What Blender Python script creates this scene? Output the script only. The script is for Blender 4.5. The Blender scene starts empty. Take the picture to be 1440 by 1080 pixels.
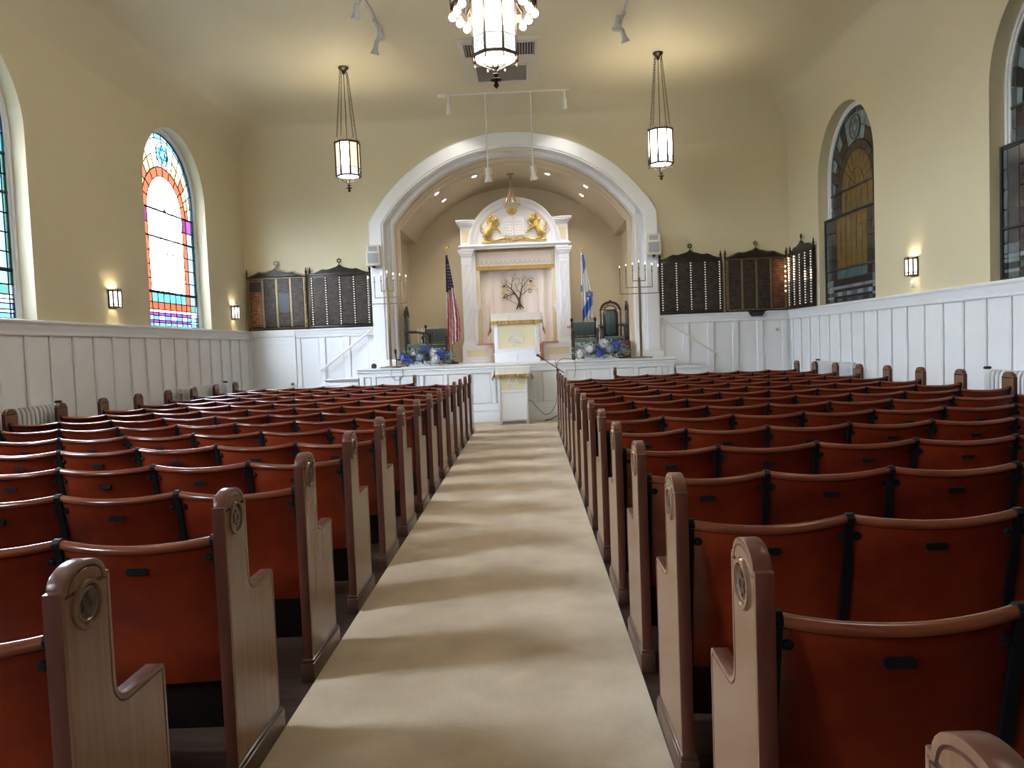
import bpy, bmesh, math, random
from mathutils import Vector, Matrix
random.seed(7)
SC = bpy.context.scene
COL = SC.collection
PI = math.pi

# ------------------------------------------------------------------ camera
cam_d = bpy.data.cameras.new('camera'); cam = bpy.data.objects.new('camera', cam_d); COL.objects.link(cam)
cr = Vector((0.99898786, 0.02284451, -0.03874765)); cu = Vector((0.03755128, 0.05065852, 0.99800983)); cf = Vector((-0.02476194, 0.99845473, -0.04974941))
cam.matrix_world = Matrix(((cr.x, cu.x, -cf.x, 0.1407), (cr.y, cu.y, -cf.y, 0.0), (cr.z, cu.z, -cf.z, 1.4397), (0, 0, 0, 1)))
cam_d.sensor_width = 36.0; cam_d.lens = 1048.214 / 1440 * 36; cam_d.clip_start = 0.05; cam_d.clip_end = 100
SC.camera = cam
# ------------------------------------------------------------------ world, exposure
w = bpy.data.worlds.new('world'); SC.world = w; w.use_nodes = True
# overcast daylight: brightest overhead, a third of that at the horizon, dull ground below
SKY_Z = 58.0
wn, wlk = w.node_tree.nodes, w.node_tree.links
g_tc = wn.new('ShaderNodeTexCoord'); g_sx = wn.new('ShaderNodeSeparateXYZ'); wlk.new(g_tc.outputs['Generated'], g_sx.inputs[0])
g_up = wn.new('ShaderNodeMapRange'); g_up.inputs[1].default_value = 0.0; g_up.inputs[2].default_value = 1.0; g_up.inputs[3].default_value = SKY_Z / 3; g_up.inputs[4].default_value = SKY_Z
wlk.new(g_sx.outputs['Z'], g_up.inputs[0])
g_gr = wn.new('ShaderNodeMapRange'); g_gr.inputs[1].default_value = -0.06; g_gr.inputs[2].default_value = 0.0; g_gr.inputs[3].default_value = 0.25; g_gr.inputs[4].default_value = 1.0
wlk.new(g_sx.outputs['Z'], g_gr.inputs[0])
g_m = wn.new('ShaderNodeMath'); g_m.operation = 'MULTIPLY'; wlk.new(g_up.outputs[0], g_m.inputs[0]); wlk.new(g_gr.outputs[0], g_m.inputs[1])
wn['Background'].inputs[0].default_value = (0.80, 0.92, 1.05, 1); wlk.new(g_m.outputs[0], wn['Background'].inputs[1])
SC.view_settings.view_transform = 'Standard'; SC.view_settings.look = 'None'
SC.view_settings.gamma = 1.0; SC.view_settings.use_curve_mapping = False
SC.view_settings.exposure = 1.06
# light strengths
PEND = 9.0          # pendant lantern panes
PEND_UP = 9.0      # bulb inside each pendant, W
CHAND = 19.0
CHAND_UP = 25.0
BULB = 85.0
SCON = 1.8
DOWN = 23.0         # recessed alcove lights, W
SPOT = 14.0         # lit track heads, W

# ------------------------------------------------------------------ materials
MATS = {}
def mat(name, col, rough=0.5, metal=0.0, var=0.0, scale=(4, 4, 4), col2=None, bump=0.0, bscale=40.0, coat=0.0, rnd=0.0, emit=None, estr=0.0, spec=0.5, detail=4.0, sheen=0.0):
    m = bpy.data.materials.new(name); m.use_nodes = True; nt = m.node_tree; n = nt.nodes; l = nt.links
    b = n['Principled BSDF']
    b.inputs['Base Color'].default_value = (*col, 1); b.inputs['Roughness'].default_value = rough; b.inputs['Metallic'].default_value = metal
    b.inputs['Coat Weight'].default_value = coat; b.inputs['Coat Roughness'].default_value = 0.15
    b.inputs['Specular IOR Level'].default_value = spec
    if sheen: b.inputs['Sheen Weight'].default_value = sheen
    tc = n.new('ShaderNodeTexCoord'); mp = n.new('ShaderNodeMapping'); l.new(tc.outputs['Object'], mp.inputs[0])
    mp.inputs['Scale'].default_value = scale
    out = None
    if col2 is not None or var:
        if col2 is None: col2 = tuple(c * (1 - var) for c in col)
        nz = n.new('ShaderNodeTexNoise'); nz.inputs['Scale'].default_value = 1.0; nz.inputs['Detail'].default_value = detail
        l.new(mp.outputs[0], nz.inputs['Vector'])
        rp = n.new('ShaderNodeMapRange'); rp.inputs[1].default_value = 0.32; rp.inputs[2].default_value = 0.68
        l.new(nz.outputs['Fac'], rp.inputs[0])
        mx = n.new('ShaderNodeMix'); mx.data_type = 'RGBA'; mx.inputs[6].default_value = (*col, 1); mx.inputs[7].default_value = (*col2, 1)
        l.new(rp.outputs[0], mx.inputs[0]); out = mx.outputs[2]
    if rnd:
        oi = n.new('ShaderNodeObjectInfo'); hv = n.new('ShaderNodeHueSaturation')
        mr = n.new('ShaderNodeMapRange'); mr.inputs[3].default_value = 1 - rnd; mr.inputs[4].default_value = 1 + rnd
        l.new(oi.outputs['Random'], mr.inputs[0]); l.new(mr.outputs[0], hv.inputs['Value'])
        if out is not None: l.new(out, hv.inputs['Color'])
        else: hv.inputs['Color'].default_value = (*col, 1)
        out = hv.outputs[0]
    if out is not None: l.new(out, b.inputs['Base Color'])
    if bump:
        bz = n.new('ShaderNodeTexNoise'); bz.inputs['Scale'].default_value = bscale; bz.inputs['Detail'].default_value = 3
        l.new(tc.outputs['Object'], bz.inputs['Vector'])
        bp = n.new('ShaderNodeBump'); bp.inputs['Strength'].default_value = bump; bp.inputs['Distance'].default_value = 0.01
        l.new(bz.outputs['Fac'], bp.inputs['Height']); l.new(bp.outputs[0], b.inputs['Normal'])
    if emit is not None:
        b.inputs['Emission Color'].default_value = (*emit, 1); b.inputs['Emission Strength'].default_value = estr
        if out is not None and emit == col: l.new(out, b.inputs['Emission Color'])
    MATS[name] = m
    return m
WALL = mat('wall_paint', (0.62, 0.55, 0.36), 0.6, var=0.05, scale=(.6, .6, .6), bump=0.06, bscale=60)
WALLR = WALL
CEIL = mat('ceiling_paint', (0.62, 0.55, 0.37), 0.65, var=0.05, scale=(.5, .5, .5))
ALC = mat('alcove_paint', (0.60, 0.50, 0.34), 0.6, var=0.04, scale=(.7, .7, .7))
WHITE = mat('white_paint', (0.79, 0.80, 0.805), 0.38, var=0.03, scale=(2, 2, 2))
ARKW = mat('ark_white_paint', (0.84, 0.84, 0.88), 0.35, var=0.02, scale=(3, 3, 3))
CREAM = mat('cream_panel', (0.72, 0.64, 0.42), 0.5, var=0.04)
TANW = mat('tan_wood', (0.55, 0.28, 0.14), 0.4, col2=(0.42, 0.2, 0.09), scale=(3, 30, 30))
FLOOR = mat('dark_floor_boards', (0.05, 0.027, 0.017), 0.5, col2=(0.022, 0.012, 0.008), scale=(3, 26, 3), bump=.05, spec=.2)
CARPET = mat('beige_carpet', (0.66, 0.54, 0.385), 0.95, col2=(0.50, 0.395, 0.275), scale=(2.6, 2.6, 2.6), bump=0.8, bscale=260, spec=0.1, detail=7, sheen=.15)
PANEL = mat('brown_end_wood', (0.20, 0.105, 0.058), 0.24, col2=(0.155, 0.077, 0.044), scale=(45, 45, 2.0), coat=0.25, rnd=0.12)
PANELD = mat('brown_end_wood_dark', (0.085, 0.034, 0.022), 0.35, col2=(0.05, 0.02, 0.014), scale=(40, 40, 2.5), coat=0.2)
BACK = mat('mahogany_ply', (0.24, 0.032, 0.011), 0.21, col2=(0.085, 0.010, 0.004), scale=(2.6, 2.6, 3.2), spec=.35, coat=0.12, rnd=0.22)
EDGEW = mat('mahogany_edge', (0.115, 0.038, 0.023), 0.3, col2=(0.07, 0.02, 0.013), scale=(14, 14, 2.5), coat=0.08, spec=.35)
RAIL = mat('mahogany_rail', (0.17, 0.038, 0.016), 0.16, col2=(0.09, 0.02, 0.01), scale=(3, 20, 20), coat=0.3)
IRON = mat('black_iron', (0.008, 0.008, 0.009), 0.5, spec=.12)
BLACKP = mat('black_plastic', (0.012, 0.012, 0.013), 0.5)
SEATM = mat('dark_seat_board', (0.016, 0.010, 0.009), 0.45, var=.3)
BRONZE = mat('dark_bronze', (0.055, 0.038, 0.026), 0.42, 0.7, var=.3, scale=(20, 20, 20))
BRASS = mat('antique_brass', (0.25, 0.18, 0.095), 0.4, 0.6, var=.25, scale=(12, 12, 12))
GOLD = mat('gilt', (0.86, 0.60, 0.19), 0.32, 0.65, var=.35, scale=(30, 30, 30))
GOLDF = mat('gold_fringe', (0.52, 0.34, 0.10), 0.6, 0.25, col2=(0.36, 0.22, 0.06), scale=(70, 70, 8))
SATIN = mat('ivory_satin', (0.74, 0.68, 0.60), 0.42, var=.05, scale=(5, 5, 5), sheen=.3)
PINKC = mat('blush_curtain', (0.80, 0.70, 0.64), 0.6, var=.05, scale=(6, 6, 2), sheen=.3)
EMB = mat('dark_embroidery', (0.075, 0.055, 0.025), 0.6, var=.3, scale=(40, 40, 40))
EMBL = mat('tan_embroidery', (0.36, 0.27, 0.13), 0.6)
EMBG = mat('gold_embroidery', (0.68, 0.50, 0.14), 0.5)
EMBS = mat('grey_thread', (0.42, 0.36, 0.30), 0.6)
BOARD = mat('memorial_bronze', (0.040, 0.030, 0.024), 0.35, 0.5, col2=(0.022, 0.017, 0.014), scale=(8, 8, 8))
PLAQ = mat('plaque_bronze', (0.085, 0.064, 0.05), 0.45, 0.35, col2=(0.03, 0.024, 0.02), spec=.3, scale=(9, 9, 26))
PLAQC = mat('plaque_copper', (0.33, 0.15, 0.08), 0.35, 0.8, col2=(0.10, 0.06, 0.04), scale=(9, 9, 26))
BLANK = mat('board_blank_slate', (0.018, 0.017, 0.02), 0.4)
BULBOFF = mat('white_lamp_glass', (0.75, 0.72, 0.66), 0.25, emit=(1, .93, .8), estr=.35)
BULBLIT = mat('lit_lamp_glass', (0.9, 0.8, 0.7), 0.3, emit=(1, .74, .48), estr=6)
GREEN = mat('green_stripe_fabric', (0.030, 0.062, 0.058), 0.7, col2=(0.075, 0.12, 0.115), scale=(45, 1, .2), sheen=.2)
MAROON = mat('maroon_leather', (0.10, 0.020, 0.016), 0.45, var=.3)
DARKW = mat('carved_dark_wood', (0.030, 0.014, 0.010), 0.35, var=.4, scale=(10, 10, 10), coat=.2)
SPKR = mat('cream_plastic', (0.66, 0.63, 0.50), 0.45)
GRILL = mat('grey_grille', (0.33, 0.34, 0.36), 0.6)
GREYM = mat('grey_track_metal', (0.42, 0.42, 0.42), 0.4, .2)
WHITEM = mat('white_fixture_metal', (0.72, 0.70, 0.66), 0.4)
VENT = mat('vent_white', (0.56, 0.51, 0.42), 0.5)
VENTD = mat('vent_dark', (0.05, 0.048, 0.045), 0.7)
VENTG = mat('vent_mesh', (0.19, 0.17, 0.15), 0.8)
RADW = mat('radiator_enamel', (0.66, 0.66, 0.67), 0.35)
LAMPW = mat('lamp_glass_white', (0.9, 0.88, 0.82), 0.3, emit=(1.0, 0.93, 0.80), estr=PEND)
LAMPC = mat('lamp_glass_amber', (0.9, 0.8, 0.6), 0.3, emit=(1.0, 0.85, 0.48), estr=.62)
LAMPB = mat('lamp_glass_band', (0.9, 0.92, 0.95), 0.3, emit=(0.92, 0.96, 1.0), estr=.75)
CHW = mat('chandelier_glass', (0.9, 0.9, 0.9), 0.3, emit=(1.0, 0.95, 0.92), estr=CHAND)
CHB = mat('chandelier_band_glass', (0.8, 0.9, 0.95), 0.3, emit=(0.75, 0.95, 0.95), estr=1.0)
GLOBE = mat('frosted_bulb', (1, 1, 1), 0.3, emit=(1.0, 0.96, 0.93), estr=BULB)
SCW = mat('sconce_glass', (0.9, 0.88, 0.8), 0.3, emit=(1.0, 0.93, 0.78), estr=SCON)
LED = mat('lit_downlight', (1, 1, 1), 0.3, emit=(1.0, 0.97, 0.9), estr=10)
FLAME = mat('lit_candle_bulb', (1, 1, 1), 0.3, emit=(1.0, 0.9, 0.7), estr=2.2)
CRYST = mat('pink_glass_rod', (0.62, 0.30, 0.25), 0.1, .2, coat=.5)
FROST = mat('frosted_bowl', (0.62, 0.60, 0.58), 0.3)
CLEARG = mat('pale_gold_glass', (0.6, 0.52, 0.36), 0.12, .4)
FRED = mat('flag_red', (0.42, 0.022, 0.04), 0.65, var=.15)
FWHITE = mat('flag_white', (0.72, 0.70, 0.70), 0.65, var=.06)
FNAVY = mat('flag_navy', (0.018, 0.022, 0.06), 0.65, var=.15)
FBLUE = mat('flag_blue', (0.05, 0.17, 0.52), 0.6, var=.12)
POLEW = mat('flag_pole_wood', (0.20, 0.10, 0.05), 0.35, var=.2)
PETW = mat('white_petal', (0.80, 0.80, 0.80), 0.6, var=.08, scale=(20, 20, 20))
PETB = mat('blue_petal', (0.035, 0.06, 0.34), 0.55, col2=(0.07, 0.13, 0.5), scale=(20, 20, 20))
PETP = mat('pale_blue_petal', (0.45, 0.55, 0.68), 0.6, var=.15, scale=(20, 20, 20))
LEAF = mat('silver_green_leaf', (0.17, 0.24, 0.20), 0.6, col2=(0.42, 0.48, 0.47), scale=(9, 9, 9))
LEAFD = mat('dark_green_leaf', (0.045, 0.075, 0.05), 0.6, var=.4, scale=(9, 9, 9))
POTW = mat('white_planter', (0.7, 0.7, 0.69), 0.4)
LEAD = mat('lead_came', (0.03, 0.03, 0.032), 0.55, .3)
def glass(name, col, s, col2=None):
    """leaded glass: the daylight outside shows through, tinted; s scales how much gets through"""
    k = s / 17.0 if s < 10 else 1.0; c2 = col2 or tuple(c * .8 for c in col)
    m = bpy.data.materials.new('glass_' + name); m.use_nodes = True; nt = m.node_tree; n = nt.nodes; l = nt.links
    n.remove(n['Principled BSDF'])
    tc = n.new('ShaderNodeTexCoord'); nz = n.new('ShaderNodeTexNoise'); nz.inputs['Scale'].default_value = 5; l.new(tc.outputs['Object'], nz.inputs['Vector'])
    mx = n.new('ShaderNodeMix'); mx.data_type = 'RGBA'; mx.inputs[6].default_value = (*[min(1, c * k) for c in col], 1); mx.inputs[7].default_value = (*[min(1, c * k) for c in c2], 1); l.new(nz.outputs['Fac'], mx.inputs[0])
    tr = n.new('ShaderNodeBsdfTransparent'); l.new(mx.outputs[2], tr.inputs[0]); gl = n.new('ShaderNodeBsdfGlossy'); gl.inputs['Roughness'].default_value = .15; gl.inputs[0].default_value = (.6, .6, .6, 1)
    ms = n.new('ShaderNodeMixShader'); ms.inputs[0].default_value = .04; l.new(tr.outputs[0], ms.inputs[1]); l.new(gl.outputs[0], ms.inputs[2]); l.new(ms.outputs[0], n['Material Output'].inputs[0])
    return m
GL = dict(
    clear=glass('clear', (1, 1, 1), 30, (.9, .95, 1.0)), blue=glass('blue', (0.16, 0.36, 0.85), 1.25, (0.45, 0.62, 0.9)),
    teal=glass('teal', (0.10, 0.62, 0.68), 1.1, (0.25, 0.75, 0.8)), orange=glass('orange', (0.82, 0.16, 0.07), 1.0, (0.75, 0.12, 0.06)),
    purple=glass('purple', (0.45, 0.10, 0.52), 0.95), gold=glass('gold', (0.85, 0.50, 0.10), 1.1, (0.95, 0.75, 0.4)),
    green=glass('green', (0.20, 0.52, 0.42), .8), pale=glass('pale', (0.75, 0.85, 0.95), 3.5, (0.6, 0.75, 0.95)),
    star=glass('star', (0.12, 0.72, 0.82), 9.9, (.1, .6, .75)), ruby=glass('ruby', (0.40, 0.08, 0.2), .6))
def dull(name, col, c2): return mat('dim_glass_' + name, col, 0.16, col2=c2, scale=(5, 5, 5))
GD = dict(clear=dull('amber', (0.17, 0.105, 0.025), (0.11, 0.065, 0.02)), blue=dull('slate', (0.055, 0.06, 0.06), (0.03, 0.034, 0.035)),
    teal=dull('sea', (0.10, 0.14, 0.14), (0.06, 0.09, 0.095)), orange=dull('brown', (0.045, 0.03, 0.025), (0.03, 0.02, 0.018)),
    purple=dull('plum', (0.05, 0.026, 0.026), (0.03, 0.016, 0.016)), gold=dull('umber', (0.035, 0.03, 0.026), (0.022, 0.02, 0.02)),
    green=dull('grey', (0.15, 0.17, 0.19), (0.08, 0.09, 0.10)), pale=dull('frost', (0.26, 0.32, 0.34), (0.14, 0.19, 0.2)),
    star=dull('star', (0.16, 0.2, 0.21), (0.1, 0.13, 0.14)), ruby=dull('dark', (0.025, 0.02, 0.02), (0.015, 0.012, 0.012)))

# ------------------------------------------------------------------ mesh helpers
def frame(d):
    d = d.normalized(); a = Vector((0, 0, 1)) if abs(d.z) < .9 else Vector((1, 0, 0))
    x = a.cross(d).normalized(); return x, d.cross(x)
class MB:
    def __init__(s): s.v = []; s.f = []; s.m = []; s.cm = 0
    def face(s, idx): s.f.append(tuple(idx)); s.m.append(s.cm)
    def add(s, vs, fs):
        o = len(s.v); s.v += [tuple(p) for p in vs]
        for f in fs: s.face([o + i for i in f])
        return s
    def box(s, x0, x1, y0, y1, z0, z1):
        return s.add([(x0, y0, z0), (x1, y0, z0), (x1, y1, z0), (x0, y1, z0), (x0, y0, z1), (x1, y0, z1), (x1, y1, z1), (x0, y1, z1)],
                     [(0, 3, 2, 1), (4, 5, 6, 7), (0, 1, 5, 4), (1, 2, 6, 5), (2, 3, 7, 6), (3, 0, 4, 7)])
    def prism(s, pts, a0, a1, axis='y'):
        """polygon pts in the plane across axis, extruded a0..a1; x:(y,z) y:(x,z) z:(x,y)"""
        n = len(pts)
        def mk(p, a): return (a, p[0], p[1]) if axis == 'x' else (p[0], a, p[1]) if axis == 'y' else (p[0], p[1], a)
        vs = [mk(p, a0) for p in pts] + [mk(p, a1) for p in pts]
        return s.add(vs, [tuple(range(n)), tuple(range(2 * n - 1, n - 1, -1))] + [(i + n, (i + 1) % n + n, (i + 1) % n, i) for i in range(n)])
    def tube(s, pts, r, n=8, closed=False, caps=True):
        pts = [Vector(p) for p in pts]; k = len(pts); rs = r if isinstance(r, (list, tuple)) else [r] * k
        o = len(s.v); px = None
        for i, p in enumerate(pts):
            a = pts[(i - 1) % k] if (closed or i > 0) else p; b = pts[(i + 1) % k] if (closed or i < k - 1) else p
            d = (b - a)
            if d.length < 1e-9: d = Vector((0, 0, 1))
            d.normalize()
            if px is None: px, py = frame(d)
            else:
                px = (px - d * px.dot(d))
                if px.length < 1e-6: px, py = frame(d)
                px.normalize(); py = d.cross(px)
            for j in range(n):
                t = 2 * PI * j / n; q = p + (px * math.cos(t) + py * math.sin(t)) * rs[i]; s.v.append(tuple(q))
        for i in range(k if closed else k - 1):
            for j in range(n):
                a = o + i * n + j; b = o + i * n + (j + 1) % n; i2 = (i + 1) % k
                s.face((a, b, o + i2 * n + (j + 1) % n, o + i2 * n + j))
        if caps and not closed:
            s.face([o + j for j in range(n)][::-1]); s.face([o + (k - 1) * n + j for j in range(n)])
        return s
    def bar(s, a, b, w, h=None, up=None):
        a = Vector(a); b = Vector(b); h = h or w; d = (b - a).normalized()
        if up is None: x, y = frame(d)
        else: y = Vector(up); x = y.cross(d).normalized(); y = d.cross(x)
        vs = []
        for p in (a, b):
            for i, j in ((-1, -1), (1, -1), (1, 1), (-1, 1)): vs.append(p + x * (w / 2 * i) + y * (h / 2 * j))
        return s.add(vs, [(3, 2, 1, 0), (4, 5, 6, 7), (0, 1, 5, 4), (1, 2, 6, 5), (2, 3, 7, 6), (3, 0, 4, 7)])
    def lathe(s, prof, c=(0, 0, 0), n=16, ax='z', ph=0.0):
        o = len(s.v); k = len(prof)
        for r, h in prof:
            for j in range(n):
                t = 2 * PI * j / n + ph; a, b = r * math.cos(t), r * math.sin(t)
                s.v.append((c[0] + a, c[1] + b, c[2] + h) if ax == 'z' else (c[0] + h, c[1] + a, c[2] + b) if ax == 'x' else (c[0] + a, c[1] + h, c[2] - b))
        for i in range(k - 1):
            for j in range(n): s.face((o + i * n + j, o + i * n + (j + 1) % n, o + (i + 1) * n + (j + 1) % n, o + (i + 1) * n + j))
        if prof[0][0] > 1e-6: s.face([o + j for j in range(n)][::-1])
        if prof[-1][0] > 1e-6: s.face([o + (k - 1) * n + j for j in range(n)])
        return s
    def ball(s, c, r, n=10, m=7, sq=(1, 1, 1)):
        o = len(s.v)
        for i in range(m + 1):
            p = PI * i / m
            for j in range(n):
                t = 2 * PI * j / n; s.v.append((c[0] + r * sq[0] * math.sin(p) * math.cos(t), c[1] + r * sq[1] * math.sin(p) * math.sin(t), c[2] + r * sq[2] * math.cos(p)))
        for i in range(m):
            for j in range(n): s.face((o + (i + 1) * n + j, o + (i + 1) * n + (j + 1) % n, o + i * n + (j + 1) % n, o + i * n + j))
        return s
    def loft(s, rings, closed=False):
        o = len(s.v); n = len(rings[0])
        for r in rings: s.v += [tuple(p) for p in r]
        for i in range(len(rings) - 1):
            for j in range(n if closed else n - 1):
                s.face((o + i * n + j, o + i * n + (j + 1) % n, o + (i + 1) * n + (j + 1) % n, o + (i + 1) * n + j))
        return s
    def sheet(s, fn, nu, nv, th=None, tv=(0, 1, 0)):
        """grid of fn(u,v); th adds a back face offset along tv and closes the rim"""
        o = len(s.v); P = [[Vector(fn(i / nu, j / nv)) for i in range(nu + 1)] for j in range(nv + 1)]
        for row in P: s.v += [tuple(p) for p in row]
        W = nu + 1
        for j in range(nv):
            for i in range(nu): s.face((o + j * W + i, o + j * W + i + 1, o + (j + 1) * W + i + 1, o + (j + 1) * W + i))
        if th:
            b = len(s.v); t = Vector(tv) * th
            for row in P: s.v += [tuple(p + t) for p in row]
            for j in range(nv):
                for i in range(nu): s.face((b + (j + 1) * W + i, b + (j + 1) * W + i + 1, b + j * W + i + 1, b + j * W + i))
            rim = [i for i in range(W)] + [j * W + nu for j in range(1, nv + 1)] + [nv * W + i for i in range(nu - 1, -1, -1)] + [j * W for j in range(nv - 1, 0, -1)]
            for q in range(len(rim)):
                a, c = rim[q], rim[(q + 1) % len(rim)]; s.face((o + c, o + a, b + a, b + c))
        return s
    def mesh(s, name, mats, off=(0, 0, 0), smooth=35, bevel=0, seg=2, fix=True):
        me = bpy.data.meshes.new(name)
        me.from_pydata([(p[0] - off[0], p[1] - off[1], p[2] - off[2]) for p in s.v], [], s.f)
        if not isinstance(mats, (list, tuple)): mats = [mats]
        for m in mats: me.materials.append(m)
        if len(mats) > 1: me.polygons.foreach_set('material_index', s.m)
        if fix or bevel:
            bm = bmesh.new(); bm.from_mesh(me)
            if fix: bmesh.ops.recalc_face_normals(bm, faces=bm.faces)
            if bevel:
                bm.normal_update()
                es = [e for e in bm.edges if len(e.link_faces) == 2 and e.calc_face_angle(0) > .6]
                bmesh.ops.bevel(bm, geom=es, offset=bevel, segments=seg, affect='EDGES', profile=.5, clamp_overlap=True)
            bm.to_mesh(me); bm.free()
        if smooth:
            me.polygons.foreach_set('use_smooth', [True] * len(me.polygons)); me.set_sharp_from_angle(angle=math.radians(smooth))
        me.update(); return me
    def build(s, name, mats, parent=None, world=False, **k):
        off = (0, 0, 0)
        if world and parent is not None:
            r = parent
            while r.parent: r = r.parent
            off = r.location
        return link(name, s.mesh(name, mats, off, **k), parent)
def link(name, me, parent=None, loc=None):
    o = bpy.data.objects.new(name, me); COL.objects.link(o); o.parent = parent
    if loc: o.location = loc
    return o
def thing(name, label, cat, loc=(0, 0, 0), group=None, rz=0.0):
    o = bpy.data.objects.new(name, None); COL.objects.link(o); o.location = loc; o.rotation_euler = (0, 0, rz); o.empty_display_size = .1
    return tag(o, label, cat, group)
def tag(o, label, cat, group=None):
    o['label'] = label; o['category'] = cat
    if group: o['group'] = group
    return o
def struct(o, label=None):
    o['kind'] = 'structure'
    if label: o['label'] = label
    return o
def stuff(o): o['kind'] = 'stuff'; return o
def copy_tree(o, parent=None):
    c = o.copy(); COL.objects.link(c); c.parent = parent
    for ch in list(o.children): copy_tree(ch, c)
    return c
def plight(name, loc, watts, col, parent=None, r=.05, typ='POINT', rot=None, spot=None, blend=.6):
    d = bpy.data.lights.new(name, typ); d.energy = watts; d.color = col; d.shadow_soft_size = r
    if spot: d.spot_size = spot; d.spot_blend = blend
    o = bpy.data.objects.new(name, d); COL.objects.link(o); o.location = loc; o.parent = parent
    if rot is not None: o.rotation_euler = rot
    return o
def circ(cx, cz, r, a0, a1, n): return [(cx + r * math.cos(a0 + (a1 - a0) * i / n), cz + r * math.sin(a0 + (a1 - a0) * i / n)) for i in range(n + 1)]
def star_pts(r, w, ph=0.0):
    """the two triangle outlines of a hexagram, as closed centre-line polylines"""
    return [[(r * math.cos(PI / 2 + ph + t + k * 2 * PI / 3), r * math.sin(PI / 2 + ph + t + k * 2 * PI / 3)) for k in range(3)] for t in (0, PI)]
def star_mesh(mb, c, r, w, d, plane='xz'):
    for tri in star_pts(r, w):
        for k in range(3):
            a, b = tri[k], tri[(k + 1) % 3]
            if plane == 'xz': mb.bar((c[0] + a[0], c[1], c[2] + a[1]), (c[0] + b[0], c[1], c[2] + b[1]), w, d, up=(0, 1, 0))
            else: mb.bar((c[0], c[1] + a[0], c[2] + a[1]), (c[0], c[1] + b[0], c[2] + b[1]), w, d, up=(1, 0, 0))
    return mb

# ------------------------------------------------------------------ room shell
XL, XR, YB, YR = -5.53, 5.36, 15.0, -4.0      # walls: left, right, back (stage end), rear (behind the camera)
ZC, CV = 6.14, 0.84                            # ceiling height and cove radius
WCAP = 1.95
WINL = [12.2, 7.45, 2.7, -2.05]; WINR = [12.42, 7.5, 2.6, -2.3]  # last two of each side are out of view, added for brightness
WHW, WSILL, WSPR = 1.07, 1.965, 4.11
def wall_faces(u0, u1, z0, z1, ops, n=24):
    """quads (u,z) of a wall with round-headed openings (uc, hw, sill, spring, rise)"""
    q = []; u = u0
    for uc, hw, sl, sp, ri in sorted(ops):
        q.append([(u, z0), (uc - hw, z0), (uc - hw, z1), (u, z1)])
        if sl > z0: q.append([(uc - hw, z0), (uc + hw, z0), (uc + hw, sl), (uc - hw, sl)])
        R = (hw * hw + ri * ri) / (2 * ri)
        def zt(t): return sp + ri - R + math.sqrt(max(R * R - t * t, 0))
        us = [-hw * math.cos(PI * i / n) for i in range(n + 1)]
        for a, b in zip(us, us[1:]):
            q.append([(uc + a, zt(a)), (uc + b, zt(b)), (uc + b, z1), (uc + a, z1)])
        u = uc + hw
    q.append([(u, z0), (u1, z0), (u1, z1), (u, z1)])
    return q
def quads(mb, qs, ax, v):
    for q in qs: mb.add([(v, p[0], p[1]) if ax == 'x' else (p[0], v, p[1]) for p in q], [(0, 1, 2, 3)])
def outline(uc, hw, z0, sp, ri, n=24):
    R = (hw * hw + ri * ri) / (2 * ri); zc = sp + ri - R; a = math.atan2(sp - zc, hw)
    return [(uc + hw, z0)] + circ(uc, zc, R, a, PI - a, n) + [(uc - hw, z0)]
ZW = ZC - CV
fl = struct(MB().box(XL - .3, XR + .3, YR, 17.8, -.12, 0).build('floor', FLOOR, smooth=0), 'dark stained wooden floor under the seat rows')
for side, X, wins, dirx in (('left', XL, WINL, -1), ('right', XR, WINR, 1)):
    mb = MB(); quads(mb, wall_faces(YR, YB, 0, ZW + .02, [(c, WHW, WSILL, WSPR, WHW) for c in wins]), 'x', X)
    for c in wins:
        ol = outline(c, WHW, WSILL, WSPR, WHW)
        mb.loft([[(X + dirx * d, p[0], p[1]) for p in ol] for d in (0, .24)])
        mb.add([(X, c - WHW, WSILL), (X, c + WHW, WSILL), (X + dirx * .24, c + WHW, WSILL), (X + dirx * .24, c - WHW, WSILL)], [(0, 1, 2, 3)])
    struct(mb.build('wall_' + side, WALL, smooth=30, fix=False), 'beige plaster side wall with tall round-headed window openings, ' + side + ' of the aisle')
# alcove / proscenium arch geometry
AX = -.1
O_OUT = (2.86, 4.01, 1.66); O_MID = (2.575, 3.975, 1.405); O_IN = (2.42, 3.99, 1.31); O_V = (2.3, 3.93, 1.2)
STZ = 1.12
mb = MB(); quads(mb, wall_faces(XL, XR, 0, ZW + .02, [(AX, O_MID[0] + .1, 0, O_MID[1], O_MID[2] + .1)]), 'y', YB)
wb = struct(mb.build('wall_back', WALL, smooth=30, fix=False), 'beige plaster end wall around the stage arch')
mb = MB(); mb.add([(XL, YR, 0), (XR, YR, 0), (XR, YR, ZW), (XL, YR, ZW)], [(0, 1, 2, 3)])
struct(mb.build('wall_rear', WALL, smooth=0, fix=False), 'beige plaster rear wall behind the seat rows')
rings = []
for k in range(11):
    t = PI / 2 * k / 10; i = CV * (1 - math.cos(t)); z = ZW + CV * math.sin(t)
    rings.append([(XL + i, YR + i, z), (XR - i, YR + i, z), (XR - i, YB - i, z), (XL + i, YB - i, z)])
mb = MB().loft(rings, closed=True); n0 = len(mb.v) - 4; mb.face([n0, n0 + 1, n0 + 2, n0 + 3])
struct(mb.build('ceiling', CEIL, smooth=50), 'beige plaster ceiling with deep coved edges')

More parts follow.
